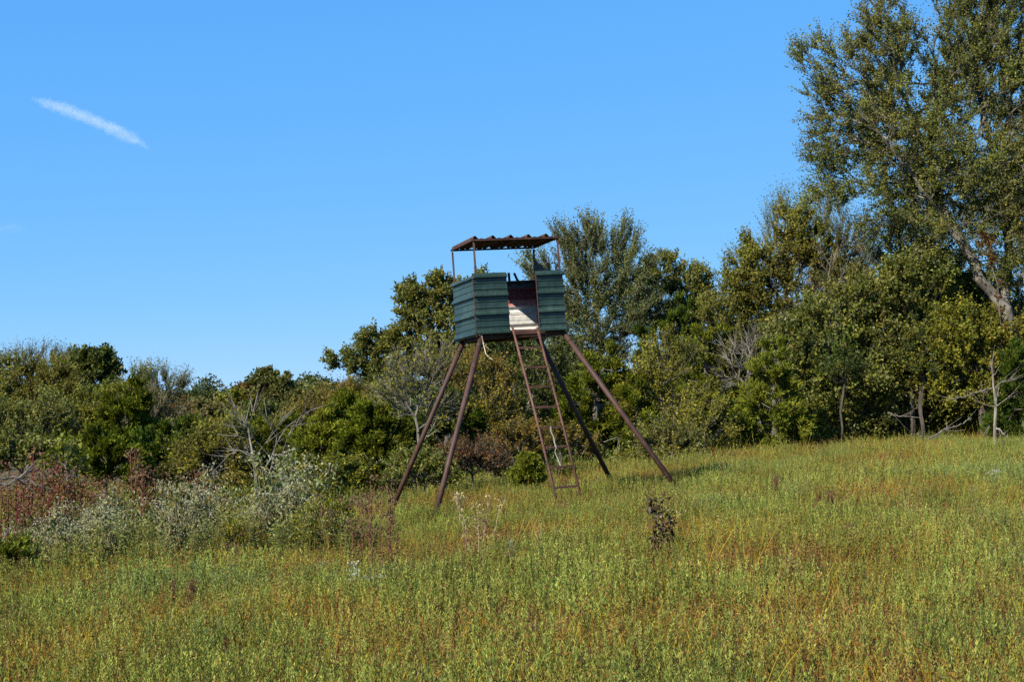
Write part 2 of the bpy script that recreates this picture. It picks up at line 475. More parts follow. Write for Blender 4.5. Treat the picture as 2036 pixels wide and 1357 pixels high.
# torn sheet, stub pipes and bent metal at the back
g = Geo(); V = []
prof = [(BD - .03, BH + .40), (BD - .10, BH + .37), (BD - .28, BH + .24), (BD - .48, BH + .15), (BD - .70, BH + .09), (BD - .92, BH + .06)]
for xx in (BW - .03, BW - .036):
    for i, (a, t) in enumerate(prof):
        V += [[xx - .02 * math.sin(i * 1.7), a, BH - .1], [xx - .02 * math.sin(i * 1.7), a, t]]
m = len(prof) * 2; f = []
for i in range(len(prof) - 1):
    a = i * 2; f += [[a, a+2, a+3, a+1], [m+a, m+a+1, m+a+3, m+a+2], [a+1, a+3, m+a+3, m+a+1]]
g.add(BX(np.array(V)), f4=f); g.obj('torn_sheet', M_BLACK, tower, off=root_loc)
g = Geo(); tube(g, [BX([.995, BD - .03, BH - .1]), BX([.985, BD - .04, BH + .12])], .022, 8); g.obj('pipe_stub', M_BLACK, tower, off=root_loc)
g = Geo(); tube(g, [BX([1.17, BD - .03, BH - .1]), BX([1.08, BD - .05, BH + .11])], .022, 8); g.obj('pipe_stub', M_BLACK, tower, off=root_loc)
g = Geo(); tube(g, [BX([BW - .05, .05, BH - .02]), BX([BW - .07, .06, BH + .05]), BX([BW - .04, .05, BH + .12])], [.03, .02, .008], 6); g.obj('bent_bracket', M_BLACK, tower, off=root_loc)
# legs
feet = {'FL': (W(866, 1024, 22.7), (.06, .06)), 'FR': (W(1349, 976, 23.8), (BW - .03, .05)), 'BL': (W(766, 1045, 25.8), (.09, BD - .08)), 'BR': (W(1226, 978, 27.0), (BW - .06, BD - .06))}
for k, (ft, tp) in feet.items():
    top = BX([tp[0], tp[1], -.02]); ft = ft.copy()
    ft = top + (ft - top) * 1.04
    zg = float(ground(ft[0], ft[1])); 
    dirv = ft - top
    ft = top + dirv * max(1.0, (top[2] - zg + .10) / (-dirv[2]))
    g = Geo(); tube(g, [top, top + (ft - top) * .5, ft], .043, 16)
    lg = g.obj('leg', M_RUST, tower, smooth=True, off=root_loc)
    u = nrm(ft - top); g = Geo(); tube(g, [top + u * .16, top + u * .17, top + u * .19, top + u * .2], [.044, .049, .049, .044], 16, cap=False)
    g.obj('weld_collar', M_RUST, lg, off=root_loc)
# ladder
lad = bpy.data.objects.new('ladder', None); COL.objects.link(lad); lad.parent = tower
LT = [W(1019, 652, 23.95), W(1068, 652, 24.1)]; LB = [W(1106, 992, 22.55), W(1154, 985, 22.75)]
for a, b in zip(LT, LB):
    g = Geo(); mid = (a + b) / 2 + np.array([.012, 0, 0]); tube(g, [a, mid, b], .0205, 8); g.obj('rail', M_LADDER, lad, smooth=True, off=root_loc)
for i, py in enumerate((659, 694, 734, 773.5, 814.5, 855, 893, 931, 969)):
    t = (py - 652) / (988 - 652)
    a = LT[0] + (LB[0] - LT[0]) * t + np.array([.012 * 4 * t * (1 - t), 0, 0]); b = LT[1] + (LB[1] - LT[1]) * (t * 1.005) + np.array([.012 * 4 * t * (1 - t), 0, 0])
    g = Geo(); beam(g, a, b, .034, .032 if i else .05); g.obj('rung', M_LADDER, lad, off=root_loc)
# pale rail sticking out under the right end
g = Geo(); beam(g, BX([.95, .3, -.095]), BX([1.42, .25, -.075]), .02, .012)
g.obj('loose_strip', metal_material('pale_strip', (.5, .48, .45), (.2, .1, .06), .62), tower, off=root_loc)

# rope and cloth strips
r = rg(11)
def ropeish(name, pts, rad, col, label, cat, strands=3, seed=0):
    g = Geo(); r = rg(seed); P = np.array(pts)
    T = np.linspace(0, 1, 26); C = np.stack([np.interp(T, np.linspace(0, 1, len(P)), P[:, i]) for i in range(3)], -1)
    for s in range(strands):
        ph = s / strands * 6.28
        Q = C + np.stack([np.cos(T * 40 + ph), np.sin(T * 40 + ph), 0 * T], -1) * rad * .7 + r.normal(size=C.shape) * rad * .25
        tube(g, Q, rad * r.uniform(.6, .9), 5, c=col)
    off = P[0]
    o = g.obj(name, M_TINT, None, off=off); o.location = off
    return tag(o, label, cat)
def onladder(t, s, fwd=-.03):
    a = LT[0] + (LB[0] - LT[0]) * t; b = LT[1] + (LB[1] - LT[1]) * t
    p = a + (b - a) * s; p[1] += fwd; return p
ropeish('rope', [onladder(.60, .52), onladder(.63, .47), onladder(.66, .53), onladder(.70, .50), onladder(.725, .52), onladder(.75, .42, .03), onladder(.78, .46, .05), onladder(.83, .50, .02)], .009, (.20, .185, .16), 'frayed white rope knotted on the lower rungs of the ladder', 'rope', seed=2)
cp = BX([.03, -.05, -.02])
ropeish('cloth_strip', [cp, cp + [.02, -.02, -.09], cp + [.045, -.03, -.15], cp + [.09, -.03, -.20], cp + [.13, -.02, -.225]], .005, (.28, .24, .19), 'pale ragged cloth strip hanging from the near corner under the green box', 'cloth strip', 2, 5)
ropeish('twine', [cp + [.02, -.04, -.11], cp + [.05, -.05, -.22], cp + [.07, -.06, -.30], cp + [.13, -.05, -.36], cp + [.17, -.05, -.39]], .006, (.62, .50, .36), 'thin tan twine wound round the top of the near front leg', 'twine', 2, 6)

# ------------------------------------------------------------------ tree builder
PAL = {
 'elm':    [((0.0978,0.1150,0.0161),4), ((0.1437,0.1437,0.0207),3), ((0.0517,0.0713,0.0115),3), ((0.2415,0.1898,0.0253),.9), ((0.1610,0.1725,0.0747),1.3), ((0.1840,0.0920,0.0230),.2)],
 'elmgrey':[((0.0952,0.1120,0.0269),4), ((0.1400,0.1478,0.0493),3), ((0.0504,0.0694,0.0157),3), ((0.2128,0.2072,0.1008),1.3), ((0.2016,0.1624,0.0336),.5)],
 'oak':    [((0.0744,0.0864,0.0168),4), ((0.1260,0.1200,0.0264),3), ((0.0420,0.0540,0.0108),3), ((0.2040,0.1800,0.0720),1.2), ((0.1800,0.0960,0.0264),.6)],
 'dark':   [((0.0520,0.0754,0.0130),5), ((0.0910,0.1105,0.0182),3), ((0.0312,0.0468,0.0091),3), ((0.1820,0.1560,0.0260),.4)],
 'olive':  [((0.1200,0.1000,0.0120),4), ((0.1650,0.1200,0.0140),3), ((0.0700,0.0680,0.0100),3), ((0.2200,0.1300,0.0200),1.2), ((0.1400,0.0550,0.0150),.6)],
 'gold':   [((0.1150,0.1180,0.0160),4), ((0.1550,0.1400,0.0200),3), ((0.0650,0.0750,0.0120),3), ((0.2100,0.1400,0.0200),.7)],
 'rust':   [((0.1300,0.0500,0.0140),4), ((0.1200,0.0750,0.0180),3), ((0.0800,0.0350,0.0120),3), ((0.0700,0.0700,0.0140),2)],
 'cedar':  [((0.0800,0.0980,0.0070),4), ((0.1200,0.1320,0.0100),3), ((0.0400,0.0550,0.0050),4), ((0.1200,0.1050,0.0100),.6)],
 'cedardk':[((0.0432,0.0672,0.0060),4), ((0.0720,0.0984,0.0084),2), ((0.0240,0.0432,0.0048),4), ((0.1080,0.0780,0.0120),.4)],
 'cedarlt':[((0.1150,0.1350,0.0120),4), ((0.1600,0.1650,0.0180),3), ((0.0680,0.0880,0.0080),3)],
 'yellow': [((0.1500,0.1400,0.0120),4), ((0.1000,0.1100,0.0120),3), ((0.2300,0.1800,0.0180),1.5), ((0.0550,0.0700,0.0080),2)],
 'tan':    [((0.1300,0.1100,0.0350),4), ((0.0900,0.0900,0.0200),3), ((0.1700,0.1200,0.0500),2), ((0.0500,0.0600,0.0120),2)],
 'far':    [((0.0420,0.0609,0.0168),4), ((0.0609,0.0735,0.0210),3), ((0.0273,0.0441,0.0137),3), ((0.0893,0.0735,0.0210),.7)],
}
def pick_cols(r, pal, n, var=.18):
    cs = np.array([c for c, w in PAL[pal]]); ws = np.array([w for c, w in PAL[pal]]); ws = ws / ws.sum()
    c = cs[r.choice(len(cs), n, p=ws)]
    return np.clip(c * (1 + r.normal(size=(n, 1)) * var), .004, .8)

def add_leaves(g, r, O, D, size, aspect, cols, fold=.25, tri=False):
    n = len(O); size = np.broadcast_to(size, (n,))[:, None]
    if tri:
        s = nrm(np.cross(D, rdir(r, n))); hw = size * aspect * .80; nn = np.cross(s, D) * size * .1
        v = np.stack([O - s * hw * .6, O + D * size + nn, O + s * hw + D * size * .45], 1).reshape(-1, 3)
        g.add(v, f3=np.arange(n * 3).reshape(-1, 3), c=np.repeat(cols, 3, 0)); return
    s = nrm(np.cross(D, rdir(r, n))); nn = np.cross(s, D)
    mid = O + D * size * .48 + nn * size * fold * aspect
    hw = size * aspect * .5
    v = np.stack([O, mid + s * hw, O + D * size, mid - s * hw], 1).reshape(-1, 3)
    f = np.arange(n * 4).reshape(-1, 4)
    g.add(v, f4=f, c=np.repeat(cols, 4, 0))

def grow(r, trunks, targets, step=.34, jitter=.05, upb=.0):
    """Skeleton that reaches every target from the trunk polylines. Returns positions, parents."""
    P = []; par = []; dirs = []; plen = []
    for ti, tk in enumerate(trunks):
        tk = np.asarray(tk, float)
        last = -1
        if ti > 0:
            last = int(np.argmin(np.linalg.norm(np.array(P) - tk[0], axis=1)))
        for i in range(len(tk) - 1):
            L = np.linalg.norm(tk[i+1] - tk[i]); k = max(1, int(L / step))
            for q in range(k + (1 if i == len(tk) - 2 else 0)):
                if ti > 0 and i == 0 and q == 0: continue
                p = tk[i] + (tk[i+1] - tk[i]) * q / k
                p = p + (r.normal(size=3) * jitter * .4 if last >= 0 else 0)
                P.append(p); par.append(last)
                d = nrm(tk[i+1] - tk[i]); dirs.append(d); plen.append(0 if last < 0 else plen[last] + np.linalg.norm(p - P[last]))
                last = len(P) - 1
    N = len(P) + len(targets) * 14
    PA = np.zeros((N, 3)); DA = np.zeros((N, 3)); LA = np.zeros(N)
    n = len(P); PA[:n] = P; DA[:n] = dirs; LA[:n] = plen
    startz = PA[0, 2]; zmin = startz + .18 * (PA[:n, 2].max() - startz)
    ok = np.zeros(N, bool); ok[:n] = PA[:n, 2] > zmin
    for t in targets:
        v = t - PA[:n]; L = np.linalg.norm(v, axis=1) + 1e-6
        cosv = (v * DA[:n]).sum(1) / L
        cost = L * (1.55 - .55 * cosv) + .22 * LA[:n] + np.where(ok[:n], 0, 99)
        j = int(np.argmin(cost)); d0 = DA[j]; p0 = PA[j]; dist = L[j]
        if dist < step * .6: continue
        k = min(13, max(1, int(round(dist / step)))); c1 = p0 + d0 * dist * .35 + np.array([0, 0, upb * dist])
        last = j
        for q in range(1, k + 1):
            s = q / k
            p = (1 - s) ** 2 * p0 + 2 * s * (1 - s) * c1 + s * s * t + r.normal(size=3) * jitter * (1 if q < k else .3)
            if n >= N: break
            PA[n] = p; DA[n] = nrm(p - PA[last]); LA[n] = LA[last] + np.linalg.norm(p - PA[last]); ok[n] = True
            par.append(last); last = n; n += 1
    return PA[:n], np.array(par), DA[:n]

def radii(P, par, tip, base, expo=2.3):
    n = len(P); acc = np.zeros(n); has = np.zeros(n, bool)
    has[par[par >= 0]] = True
    acc[~has] = 1.0
    for i in range(n - 1, -1, -1):
        if par[i] >= 0: acc[par[i]] += acc[i]
    rr = acc ** (1 / expo)
    rr = tip + (rr - 1) / max(rr[0] - 1, 1e-6) * (base - tip)
    return np.maximum(rr, tip), has

def skin(g, P, par, D, R, sides=5, minr=0.0):
    n = len(P); main = {}
    for i in range(n):
        p = par[i]
        if p >= 0 and (p not in main or R[i] > R[main[p]]): main[p] = i
    E = np.array([i for i in range(n) if par[i] >= 0 and R[i] >= minr])
    if len(E) == 0: return
    pp = par[E]; ism = np.array([main[par[i]] == i for i in E])
    def ring(pos, d, rad):
        ref = np.where(np.abs(d[:, 2:3]) < .95, np.array([[.0, 0, 1.]]), np.array([[0, 1., 0]]))
        ref = np.where(np.abs(d[:, 2:3]) < .999, np.array([[.31, .95, .04]]), ref)
        a = nrm(np.cross(d, ref)); b = np.cross(d, a)
        an = np.arange(sides) / sides * 2 * np.pi
        return pos[:, None] + rad[:, None, None] * (np.cos(an)[None, :, None] * a[:, None] + np.sin(an)[None, :, None] * b[:, None])
    dp = np.where(ism[:, None], D[pp], D[E]); rp = np.where(ism, R[pp], np.minimum(R[E] * 1.15, R[pp]))
    A = ring(P[pp], dp, rp); B = ring(P[E], D[E], R[E])
    m = len(E); v = np.concatenate([A, B], 1).reshape(-1, 3)
    b = (np.arange(m) * 2 * sides)[:, None]; k = np.arange(sides)[None]; k2 = (k + 1) % sides
    f = np.stack([b + k, b + k2, b + sides + k2, b + sides + k], -1).reshape(-1, 4)
    g.add(v, f4=f)

STY = {  # leaf size, aspect, leaves per twig, twig length, twigs per tip node, upward pull, spread, palette, leafdir along/side
 'elm':   dict(ls=.062, asp=.62, m=9, tl=.50, up=.55, sp=.8, a=.45, b=1.0, mat=M_LEAF),
 'oak':   dict(ls=.075, asp=.60, m=10, tl=.36, up=.35, sp=1.0, a=.45, b=1.0, mat=M_LEAF),
 'cedar': dict(ls=.095, asp=.30, m=11, tl=.27, up=.50, sp=.75, a=1.0, b=.75, mat=M_CEDAR),
 'wisp':  dict(ls=.050, asp=.55, m=9, tl=.75, up=.9, sp=.7, a=.5, b=.9, mat=M_LEAF),
 'bare':  dict(ls=.05, asp=.6, m=2, tl=.55, up=.6, sp=.8, a=.4, b=1.0, mat=M_LEAF),
 'dead':  dict(ls=.0, asp=.6, m=0, tl=.50, up=.5, sp=.9, a=.4, b=1.0, mat=M_LEAF),
}
def sample_lobes(r, lobes, n, d, shell=.5):
    """lobes: (px, py, rx, ry[, weight]) in photograph pixels at distance d; depth radius follows the width."""
    w = np.array([l[2] * l[3] * (l[4] if len(l) > 4 else 1) for l in lobes], float); w /= w.sum()
    k = r.choice(len(lobes), n, p=w); u = rdir(r, n) * (r.uniform(size=(n, 1)) ** shell)
    out = np.zeros((n, 3)); m = d / FPX
    for i, l in enumerate(lobes):
        s = k == i; c = W(l[0], l[1], d); rx = l[2] * m; rz = l[3] * m
        dz = (min(1.0, .75 * (rx + rz) / 2 / max(rx, 1e-3)) * rx) if len(l) < 6 else l[5]
        off = (l[6] if len(l) > 6 else 0)
        out[s] = c + np.array([0, off, 0]) + u[s] * np.array([rx, max(dz, .25), rz])
    return out

def make_tree(name, label, lobes, d, style='elm', pal='elm', n=260, twigs=1500, trunk=None, limbs=(), base_r=.12, seed=0, base_px=None,
              bark=M_BARK, cat='tree', group=None, shell=.5, dens=1.0, ls=None, tipr=.006, jitter=.06, step=.34, m=None, skirt=False, tl=None, up=None, quad=False):
    r = rg(seed * 31 + 5); S = dict(STY[style])
    if ls: S['ls'] = ls
    if m is not None: S['m'] = m
    if tl: S['tl'] = tl
    if up is not None: S['up'] = up
    T = sample_lobes(r, lobes, n, d, shell)
    cxp = base_px if base_px is not None else float(np.average([l[0] for l in lobes], weights=[l[2] * l[3] for l in lobes]))
    bx = (cxp - CX) / FPX * d; by = d; bz = float(ground(bx, by))
    lo = T[:, 2].min(); hi = T[:, 2].max()
    base = np.array([bx, by, bz - .15])
    if trunk is None:
        ctr = np.average(T, axis=0); k = .9 if style == 'cedar' else .45
        top = np.array([bx + (ctr[0] - bx) * .8, by + r.uniform(-.2, .2), bz + (hi - bz) * k])
        midp = (base + top) / 2 + r.normal(size=3) * np.array([.12, .1, 0]) * (hi - bz) / 5
        trunks = [[base, midp, top]]
    else:
        trunks = [[W(a, b, d + (q[0] if q else 0)) for a, b, *q in trunk]]
        trunks[0][0] = np.array([trunks[0][0][0], trunks[0][0][1], float(ground(trunks[0][0][0], trunks[0][0][1])) - .2])
        base = trunks[0][0].copy()
        for lb in limbs: trunks.append([W(a, b, d + (q[0] if q else 0)) for a, b, *q in lb])
    T = T[T[:, 2] > ground(T[:, 0], T[:, 1]) + .08]
    T = T[np.argsort(np.linalg.norm(T - trunks[0][-1], axis=1))]
    P, par, D = grow(r, trunks, T, step=step, jitter=jitter, upb=.08 if style != 'oak' else 0)
    R, has = radii(P, par, tipr, base_r)
    root = empty(name, tuple(base), label, cat, group)
    g = Geo(); skin(g, P, par, D, R, 8 if base_r > .15 else 5)
    # twigs grow from the thin nodes
    thin = np.where(R < max(tipr * 3.2, base_r * .22))[0]
    w = np.where(has[thin], .6, 1.6)
    if len(T) and style != 'cedar':
        w = w
    k = r.choice(thin, twigs, p=w / w.sum())
    ctr = P[thin].mean(0)
    outw = nrm(P[k] - ctr - np.array([0, 0, -.1]))
    TD = nrm(D[k] * .7 + outw * .6 + rdir(r, twigs) * S['sp'] + np.array([0, 0, S['up']]))
    TL = S['tl'] * r.uniform(.45, 1.3, twigs); O = P[k] + rdir(r, twigs) * .03
    bend = np.array([0, 0, .25 * S['up'] - .1])
    # twig sticks: one ribbon each
    s = nrm(np.cross(TD, rdir(r, twigs))); tw = (.0045 if style not in ('dead', 'bare') else .006) * (1 if d < 60 else 2)
    E = O + TD * TL[:, None] + bend * TL[:, None]
    v = np.stack([O + s * tw, O - s * tw, E], 1).reshape(-1, 3)
    g.add(v, f3=np.arange(twigs * 3).reshape(-1, 3))
    g.obj('trunk', bark, root, smooth=base_r > .15, off=base)
    if S['m'] > 0:
        mm = S['m']; t = (np.arange(mm) + .5) / mm * .9 + .12
        tt = np.clip(t[None] + r.normal(size=(twigs, mm)) * .05, 0, 1.03)[..., None]
        LP = O[:, None] + (TD * TL[:, None])[:, None] * tt + bend * (TL[:, None, None]) * tt ** 2
        LD = nrm(TD[:, None] * S['a'] + rdir(r, twigs * mm).reshape(twigs, mm, 3) * S['b'] + np.array([0, 0, .15]))
        # each twig keeps one colour tendency, so the crown has clumps of light and dark leaves
        c = pick_cols(r, pal, twigs * mm).reshape(twigs, mm, 3)
        ct = pick_cols(r, pal, twigs)[:, None]
        c = (c * .55 + ct * .45) * r.uniform(.7, 1.25, (twigs, 1, 1))
        sz = S['ls'] * r.uniform(.6, 1.25, twigs * mm)
        LPf = LP.reshape(-1, 3); LDf = LD.reshape(-1, 3); cf = c.reshape(-1, 3)
        if dens < 1:
            q = r.uniform(size=len(LPf)) < dens; LPf, LDf, cf, sz = LPf[q], LDf[q], cf[q], sz[q]
        g2 = Geo(); add_leaves(g2, r, LPf, LDf, sz, S['asp'], cf, tri=not quad)
        g2.obj('crown', S['mat'], root, off=base)
    return root

# ------------------------------------------------------------------ trees, listed from the right of the view to the left
BIG = make_tree('elm_tree', 'very tall grey-trunked tree leaning left, cut by the top right corner', [
    (1607,118,22,42,1.6),(1640,90,20,30,1.2),(1650,205,42,85),(1700,150,58,80),(1765,95,62,95),(1745,240,90,85),(1650,300,45,50),(1680,370,60,42),(1640,390,30,20),
    (1830,320,110,110),(1900,140,62,150),(1960,50,80,120),(2040,180,90,180),(1950,350,120,100),(2050,400,110,130),(1880,450,110,60),(1780,440,70,45),
    (1900,-50,70,80),(2030,-60,110,110),(1765,-10,40,50),(2120,250,90,220),(2010,520,70,60)],
    38, 'elm', 'elm', n=2500, twigs=29000, trunk=[(2075,890),(2048,770),(2018,690),(1998,620),(1950,552),(1905,470),(1868,400,.5),(1850,320,.5),(1800,200,.5)],
    limbs=[[(1998,620),(2002,560,.6),(2008,480,1),(1985,380,1.2),(1960,250,1),(1935,120,1)], [(1950,552),(1860,470,-.8),(1800,420,-1),(1740,370,-1)],
           [(2048,770),(2100,640,1),(2110,480,1.5),(2090,300,1.5)], [(1905,470),(1800,330,-.6),(1700,210,-.8),(1640,140,-.8),(1604,100,-.8)]],
    base_r=.175, seed=1, m=8, step=.36, tl=.52, ls=.060, bark=M_BARK, quad=True)
make_tree('elm_tree', 'second tall elm with darker crown filling in behind the leaning grey trunk', [
    (1900,200,60,110),(1960,120,60,120),(2020,250,70,130),(1900,340,90,70),(1980,400,90,80),(1830,400,60,50),(2080,120,60,150),(1850,260,50,70),(1760,230,60,80),(1720,320,50,50),(1790,120,40,60),(1800,400,60,60),(1890,540,50,50),(1950,620,50,60)],
    42, 'elm', 'dark', n=650, twigs=7500, trunk=[(2110,880),(2090,700),(2050,520),(2000,380)], base_r=.16, seed=97, ls=.075)
make_tree('elm_tree', 'yellow-brown feathery tree with the highest thin tips right of the gap of sky', [
    (1560,560,90,80),(1500,610,60,80),(1575,470,35,55,1.2),(1640,560,80,80),(1500,510,28,40,1.2),(1610,500,40,50),(1470,580,25,60)], 40, 'elm', 'gold', n=480, twigs=6200, base_px=1580, base_r=.10, seed=2, tl=.45, ls=.070, bark=M_DARKBARK)
make_tree('wispy_tree', 'slim grey-green tree with bare upright tips just left of the tall tree', [(1655,465,38,50),(1690,500,40,50),(1640,430,20,35,1.3)], 43, 'wisp', 'elmgrey', n=160, twigs=1000, base_px=1680, base_r=.09, seed=3)
make_tree('wispy_tree', 'bluish green tree poking up thinly behind the yellow-brown feathery tree', [(1565,470,50,50),(1560,430,24,30,1.4),(1530,540,60,60)], 44, 'wisp', 'elmgrey', n=170, twigs=1100, base_px=1570, base_r=.09, seed=4)
make_tree('dead_tree', 'leafless silver-grey tree tangled in front of the yellow-brown tree', [(1690,545,80,75),(1640,600,70,60),(1720,480,40,60),(1600,650,60,40)], 39.2, 'dead', 'elm', n=300, twigs=1300, base_px=1700, base_r=.05, seed=5, bark=M_DEAD, tipr=.009)
make_tree('oak_tree', 'dark green tree filling the gap left of the leaning grey trunk', [(1800,560,70,90),(1870,600,80,90),(1760,620,60,70),(1850,520,60,50)], 41, 'elm', 'dark', n=360, twigs=4200, base_px=1850, base_r=.13, seed=6, ls=.078, bark=M_DARKBARK)
make_tree('oak_tree', 'low spreading tree with small olive leaves right of the bright cedar bush', [(1640,720,80,70),(1690,770,80,60),(1600,680,60,50),(1720,690,60,60),(1640,810,60,34),(1710,830,50,26),(1640,650,60,50),(1700,610,60,55)], 37.5, 'elm', 'elm', n=460, twigs=5000, base_px=1675, base_r=.10, seed=7, ls=.078, bark=M_DARKBARK)
make_tree('oak_tree', 'rounded tree with a pale-footed dark trunk standing in the shaded gap', [(1800,700,85,75),(1760,760,60,50),(1840,760,70,50),(1830,660,60,50),(1745,820,34,24),(1860,795,50,24),(1780,600,65,70),(1840,570,50,60)], 37.8, 'elm', 'elm', n=480, twigs=5400, trunk=[(1782,872),(1776,820),(1770,760),(1780,700)], base_r=.08, seed=8, ls=.078, bark=M_DARKBARK)
make_tree('oak_tree', 'tree with golden turning leaves under the leaning trunk', [(1930,690,75,70),(1980,740,70,60),(1890,740,60,50),(2050,700,60,80),(1935,800,50,26)], 37, 'elm', 'yellow', n=360, twigs=3000, base_px=1960, base_r=.09, seed=9, ls=.075, bark=M_DARKBARK)
make_tree('oak_tree', 'dark leafy tree at the right edge behind the pale dead sapling', [(2010,640,60,80),(2080,780,80,90),(1980,800,50,40)], 40, 'elm', 'dark', n=280, twigs=2800, base_px=2060, base_r=.12, seed=10)
make_tree('cedar_bush', 'bright green cedar bush at the field edge between the olive scrub', [(1530,800,48,80),(1535,740,32,50),(1500,845,40,40),(1560,845,40,45)], 35.5, 'cedar', 'cedarlt', n=230, twigs=4680, base_px=1530, base_r=.08, seed=11, cat='cedar', shell=.33, ls=.085)
make_tree('cedar_bush', 'small dark cedar in the shade between the slim trunks and the dead sapling', [(1890,825,55,35),(1860,840,35,25)], 38.5, 'cedar', 'cedar', n=110, twigs=1950, base_px=1890, base_r=.05, seed=12, cat='cedar', shell=.35)
make_tree('cedar_bush', 'dark cedar at the right margin beside the dead sapling', [(2030,820,45,60),(2025,750,30,50),(1990,850,20,18)], 36, 'cedar', 'cedardk', n=150, twigs=2860, base_px=2030, base_r=.06, seed=13, cat='cedar', shell=.35)
make_tree('scrub_tree', 'brownish olive scrub tree left of the bright cedar bush', [(1450,700,50,70),(1480,760,50,60),(1430,630,35,45)], 39, 'elm', 'gold', n=260, twigs=2400, base_px=1460, base_r=.07, seed=14, ls=.055, bark=M_DARKBARK)
make_tree('dead_tree', 'low tangle of bare grey branches above the bright cedar bush', [(1500,700,70,45),(1470,740,50,40),(1560,680,50,30)], 37.5, 'dead', 'elm', n=200, twigs=700, base_px=1500, base_r=.06, seed=15, bark=M_DEAD, tipr=.008)
make_tree('cedar_tree', 'dark green cedar with drooping plumes behind the right leg of the stand', [(1330,700,60,70),(1360,650,40,50),(1370,740,55,60),(1320,780,60,50)], 41, 'cedar', 'cedardk', n=260, twigs=5460, base_px=1345, base_r=.10, seed=16, cat='cedar', shell=.35)
make_tree('cedar_tree', 'broad deep green cedar with its crown shading the brushy gap', [(1400,770,60,60),(1410,700,35,50),(1380,830,60,45),(1440,820,50,45)], 38.5, 'cedar', 'cedar', n=240, twigs=4680, base_px=1405, base_r=.09, seed=17, cat='cedar', shell=.35)
make_tree('elm_tree', 'tall grey-green elm with many upright thin tips right of the green box', [
    (1180,550,70,75),(1245,550,50,75),(1130,505,34,50),(1175,490,44,36,1.2),(1240,495,30,36,1.2),(1150,630,80,80),(1225,620,80,70),(1200,700,60,45),(1075,540,28,38),(1100,600,40,50)],
    42, 'wisp', 'elmgrey', n=700, twigs=8200, trunk=[(1195,880),(1190,780),(1192,690),(1185,600),(1180,540)], limbs=[[(1192,690),(1150,600),(1135,520)], [(1190,690),(1230,600),(1238,520)]], base_r=.12, seed=18, up=1.0, tl=.55, m=10, ls=.058, quad=True)
make_tree('oak_tree', 'rounded brown-tipped tree against the sky between the elm and the gap', [(1320,555,45,45),(1375,560,35,40),(1290,600,50,55),(1350,620,65,50),(1400,590,22,30)], 44, 'oak', 'elm', n=400, twigs=4200, base_px=1340, base_r=.11, seed=19, ls=.065)
make_tree('scrub_tree', 'small yellowish tree with a pale forked trunk right of the rear leg', [(1310,760,55,50),(1290,810,55,40),(1350,800,50,40),(1330,720,45,40)], 36.2, 'elm', 'yellow', n=250, twigs=2100, trunk=[(1318,880),(1318,810),(1312,780),(1300,755)], limbs=[[(1312,780),(1330,750),(1345,720)]], base_r=.06, seed=20, ls=.058, bark=M_PALE)
make_tree('shrub', 'yellow-green shrub with hanging sprays beside the dark hollow', [(1405,855,50,28),(1370,870,40,22),(1430,835,30,22)], 34.8, 'elm', 'yellow', n=110, twigs=800, base_px=1395, base_r=.03, seed=21, cat='shrub', ls=.055)
make_tree('shrub', 'low dark shrub by the foot of the right leg of the stand', [(1350,890,38,18),(1310,885,30,18)], 33.2, 'elm', 'elm', n=90, twigs=650, base_px=1335, base_r=.03, seed=22, cat='shrub', ls=.055)
make_tree('cedar_tree', 'green cedar seen between the right ladder rail and the rear leg', [(1180,810,60,60),(1200,750,40,50),(1150,850,50,40),(1230,850,45,40)], 36.5, 'cedar', 'cedar', n=240, twigs=4940, base_px=1190, base_r=.08, seed=23, cat='cedar', shell=.35)
make_tree('cedar_tree', 'cedar in front of the fork between the two right legs', [(1265,850,40,40),(1260,800,26,35)], 36, 'cedar', 'cedar', n=120, twigs=2080, base_px=1262, base_r=.05, seed=24, cat='cedar', shell=.35)
make_tree('oak_tree', 'shady small-leaved tree directly behind the ladder', [(1050,770,70,80),(1020,830,60,60),(1100,720,50,60),(1000,720,50,60)], 37.5, 'elm', 'dark', n=330, twigs=3400, base_px=1050, base_r=.09, seed=25, ls=.06)
make_tree('oak_tree', 'broad tree behind the box with a jagged crown stepping down to the left', [
    (870,620,55,62),(905,595,36,45),(870,585,34,34),(815,600,24,34,1.4),(838,640,40,45),(900,690,75,75),(840,700,60,55),(775,690,36,32),(740,690,26,38),(735,715,50,32),(690,722,38,16,1.2),(665,715,14,7,2),(960,620,45,70),(1000,660,50,60),(790,735,50,40),(960,720,60,60)],
    38.5, 'oak', 'elm', n=950, twigs=10500, trunk=[(900,920),(895,840),(885,770),(870,700)], limbs=[[(885,770),(820,730),(760,715),(700,722),(662,714)], [(870,700),(835,650),(818,600)], [(870,700),(940,640),(960,600)]], base_r=.14, seed=26, ls=.075, tl=.32, quad=True)
make_tree('bare_shrub', 'grey nearly leafless shrub with a few yellow leaves left of the left legs', [(820,770,48,60),(860,740,36,45),(790,800,45,40),(850,820,45,45)], 32, 'bare', 'yellow', n=260, twigs=1400, base_px=848, base_r=.035, seed=27, bark=M_DEAD, tipr=.006, cat='shrub', m=3, ls=.06)
make_tree('cedar_bush', 'full round bright cedar bush just left of the left legs', [(750,890,50,48),(735,850,35,30),(760,930,50,35),(700,910,28,36)], 30.5, 'cedar', 'cedar', n=240, twigs=5460, base_px=748, base_r=.06, seed=28, cat='cedar', shell=.33, ls=.085)
make_tree('cedar_bush', 'dark cedar between the two left legs of the stand', [(870,880,45,45),(890,830,35,45),(920,860,35,45)], 34, 'cedar', 'cedardk', n=190, twigs=3510, base_px=885, base_r=.06, seed=29, cat='cedar', shell=.35)
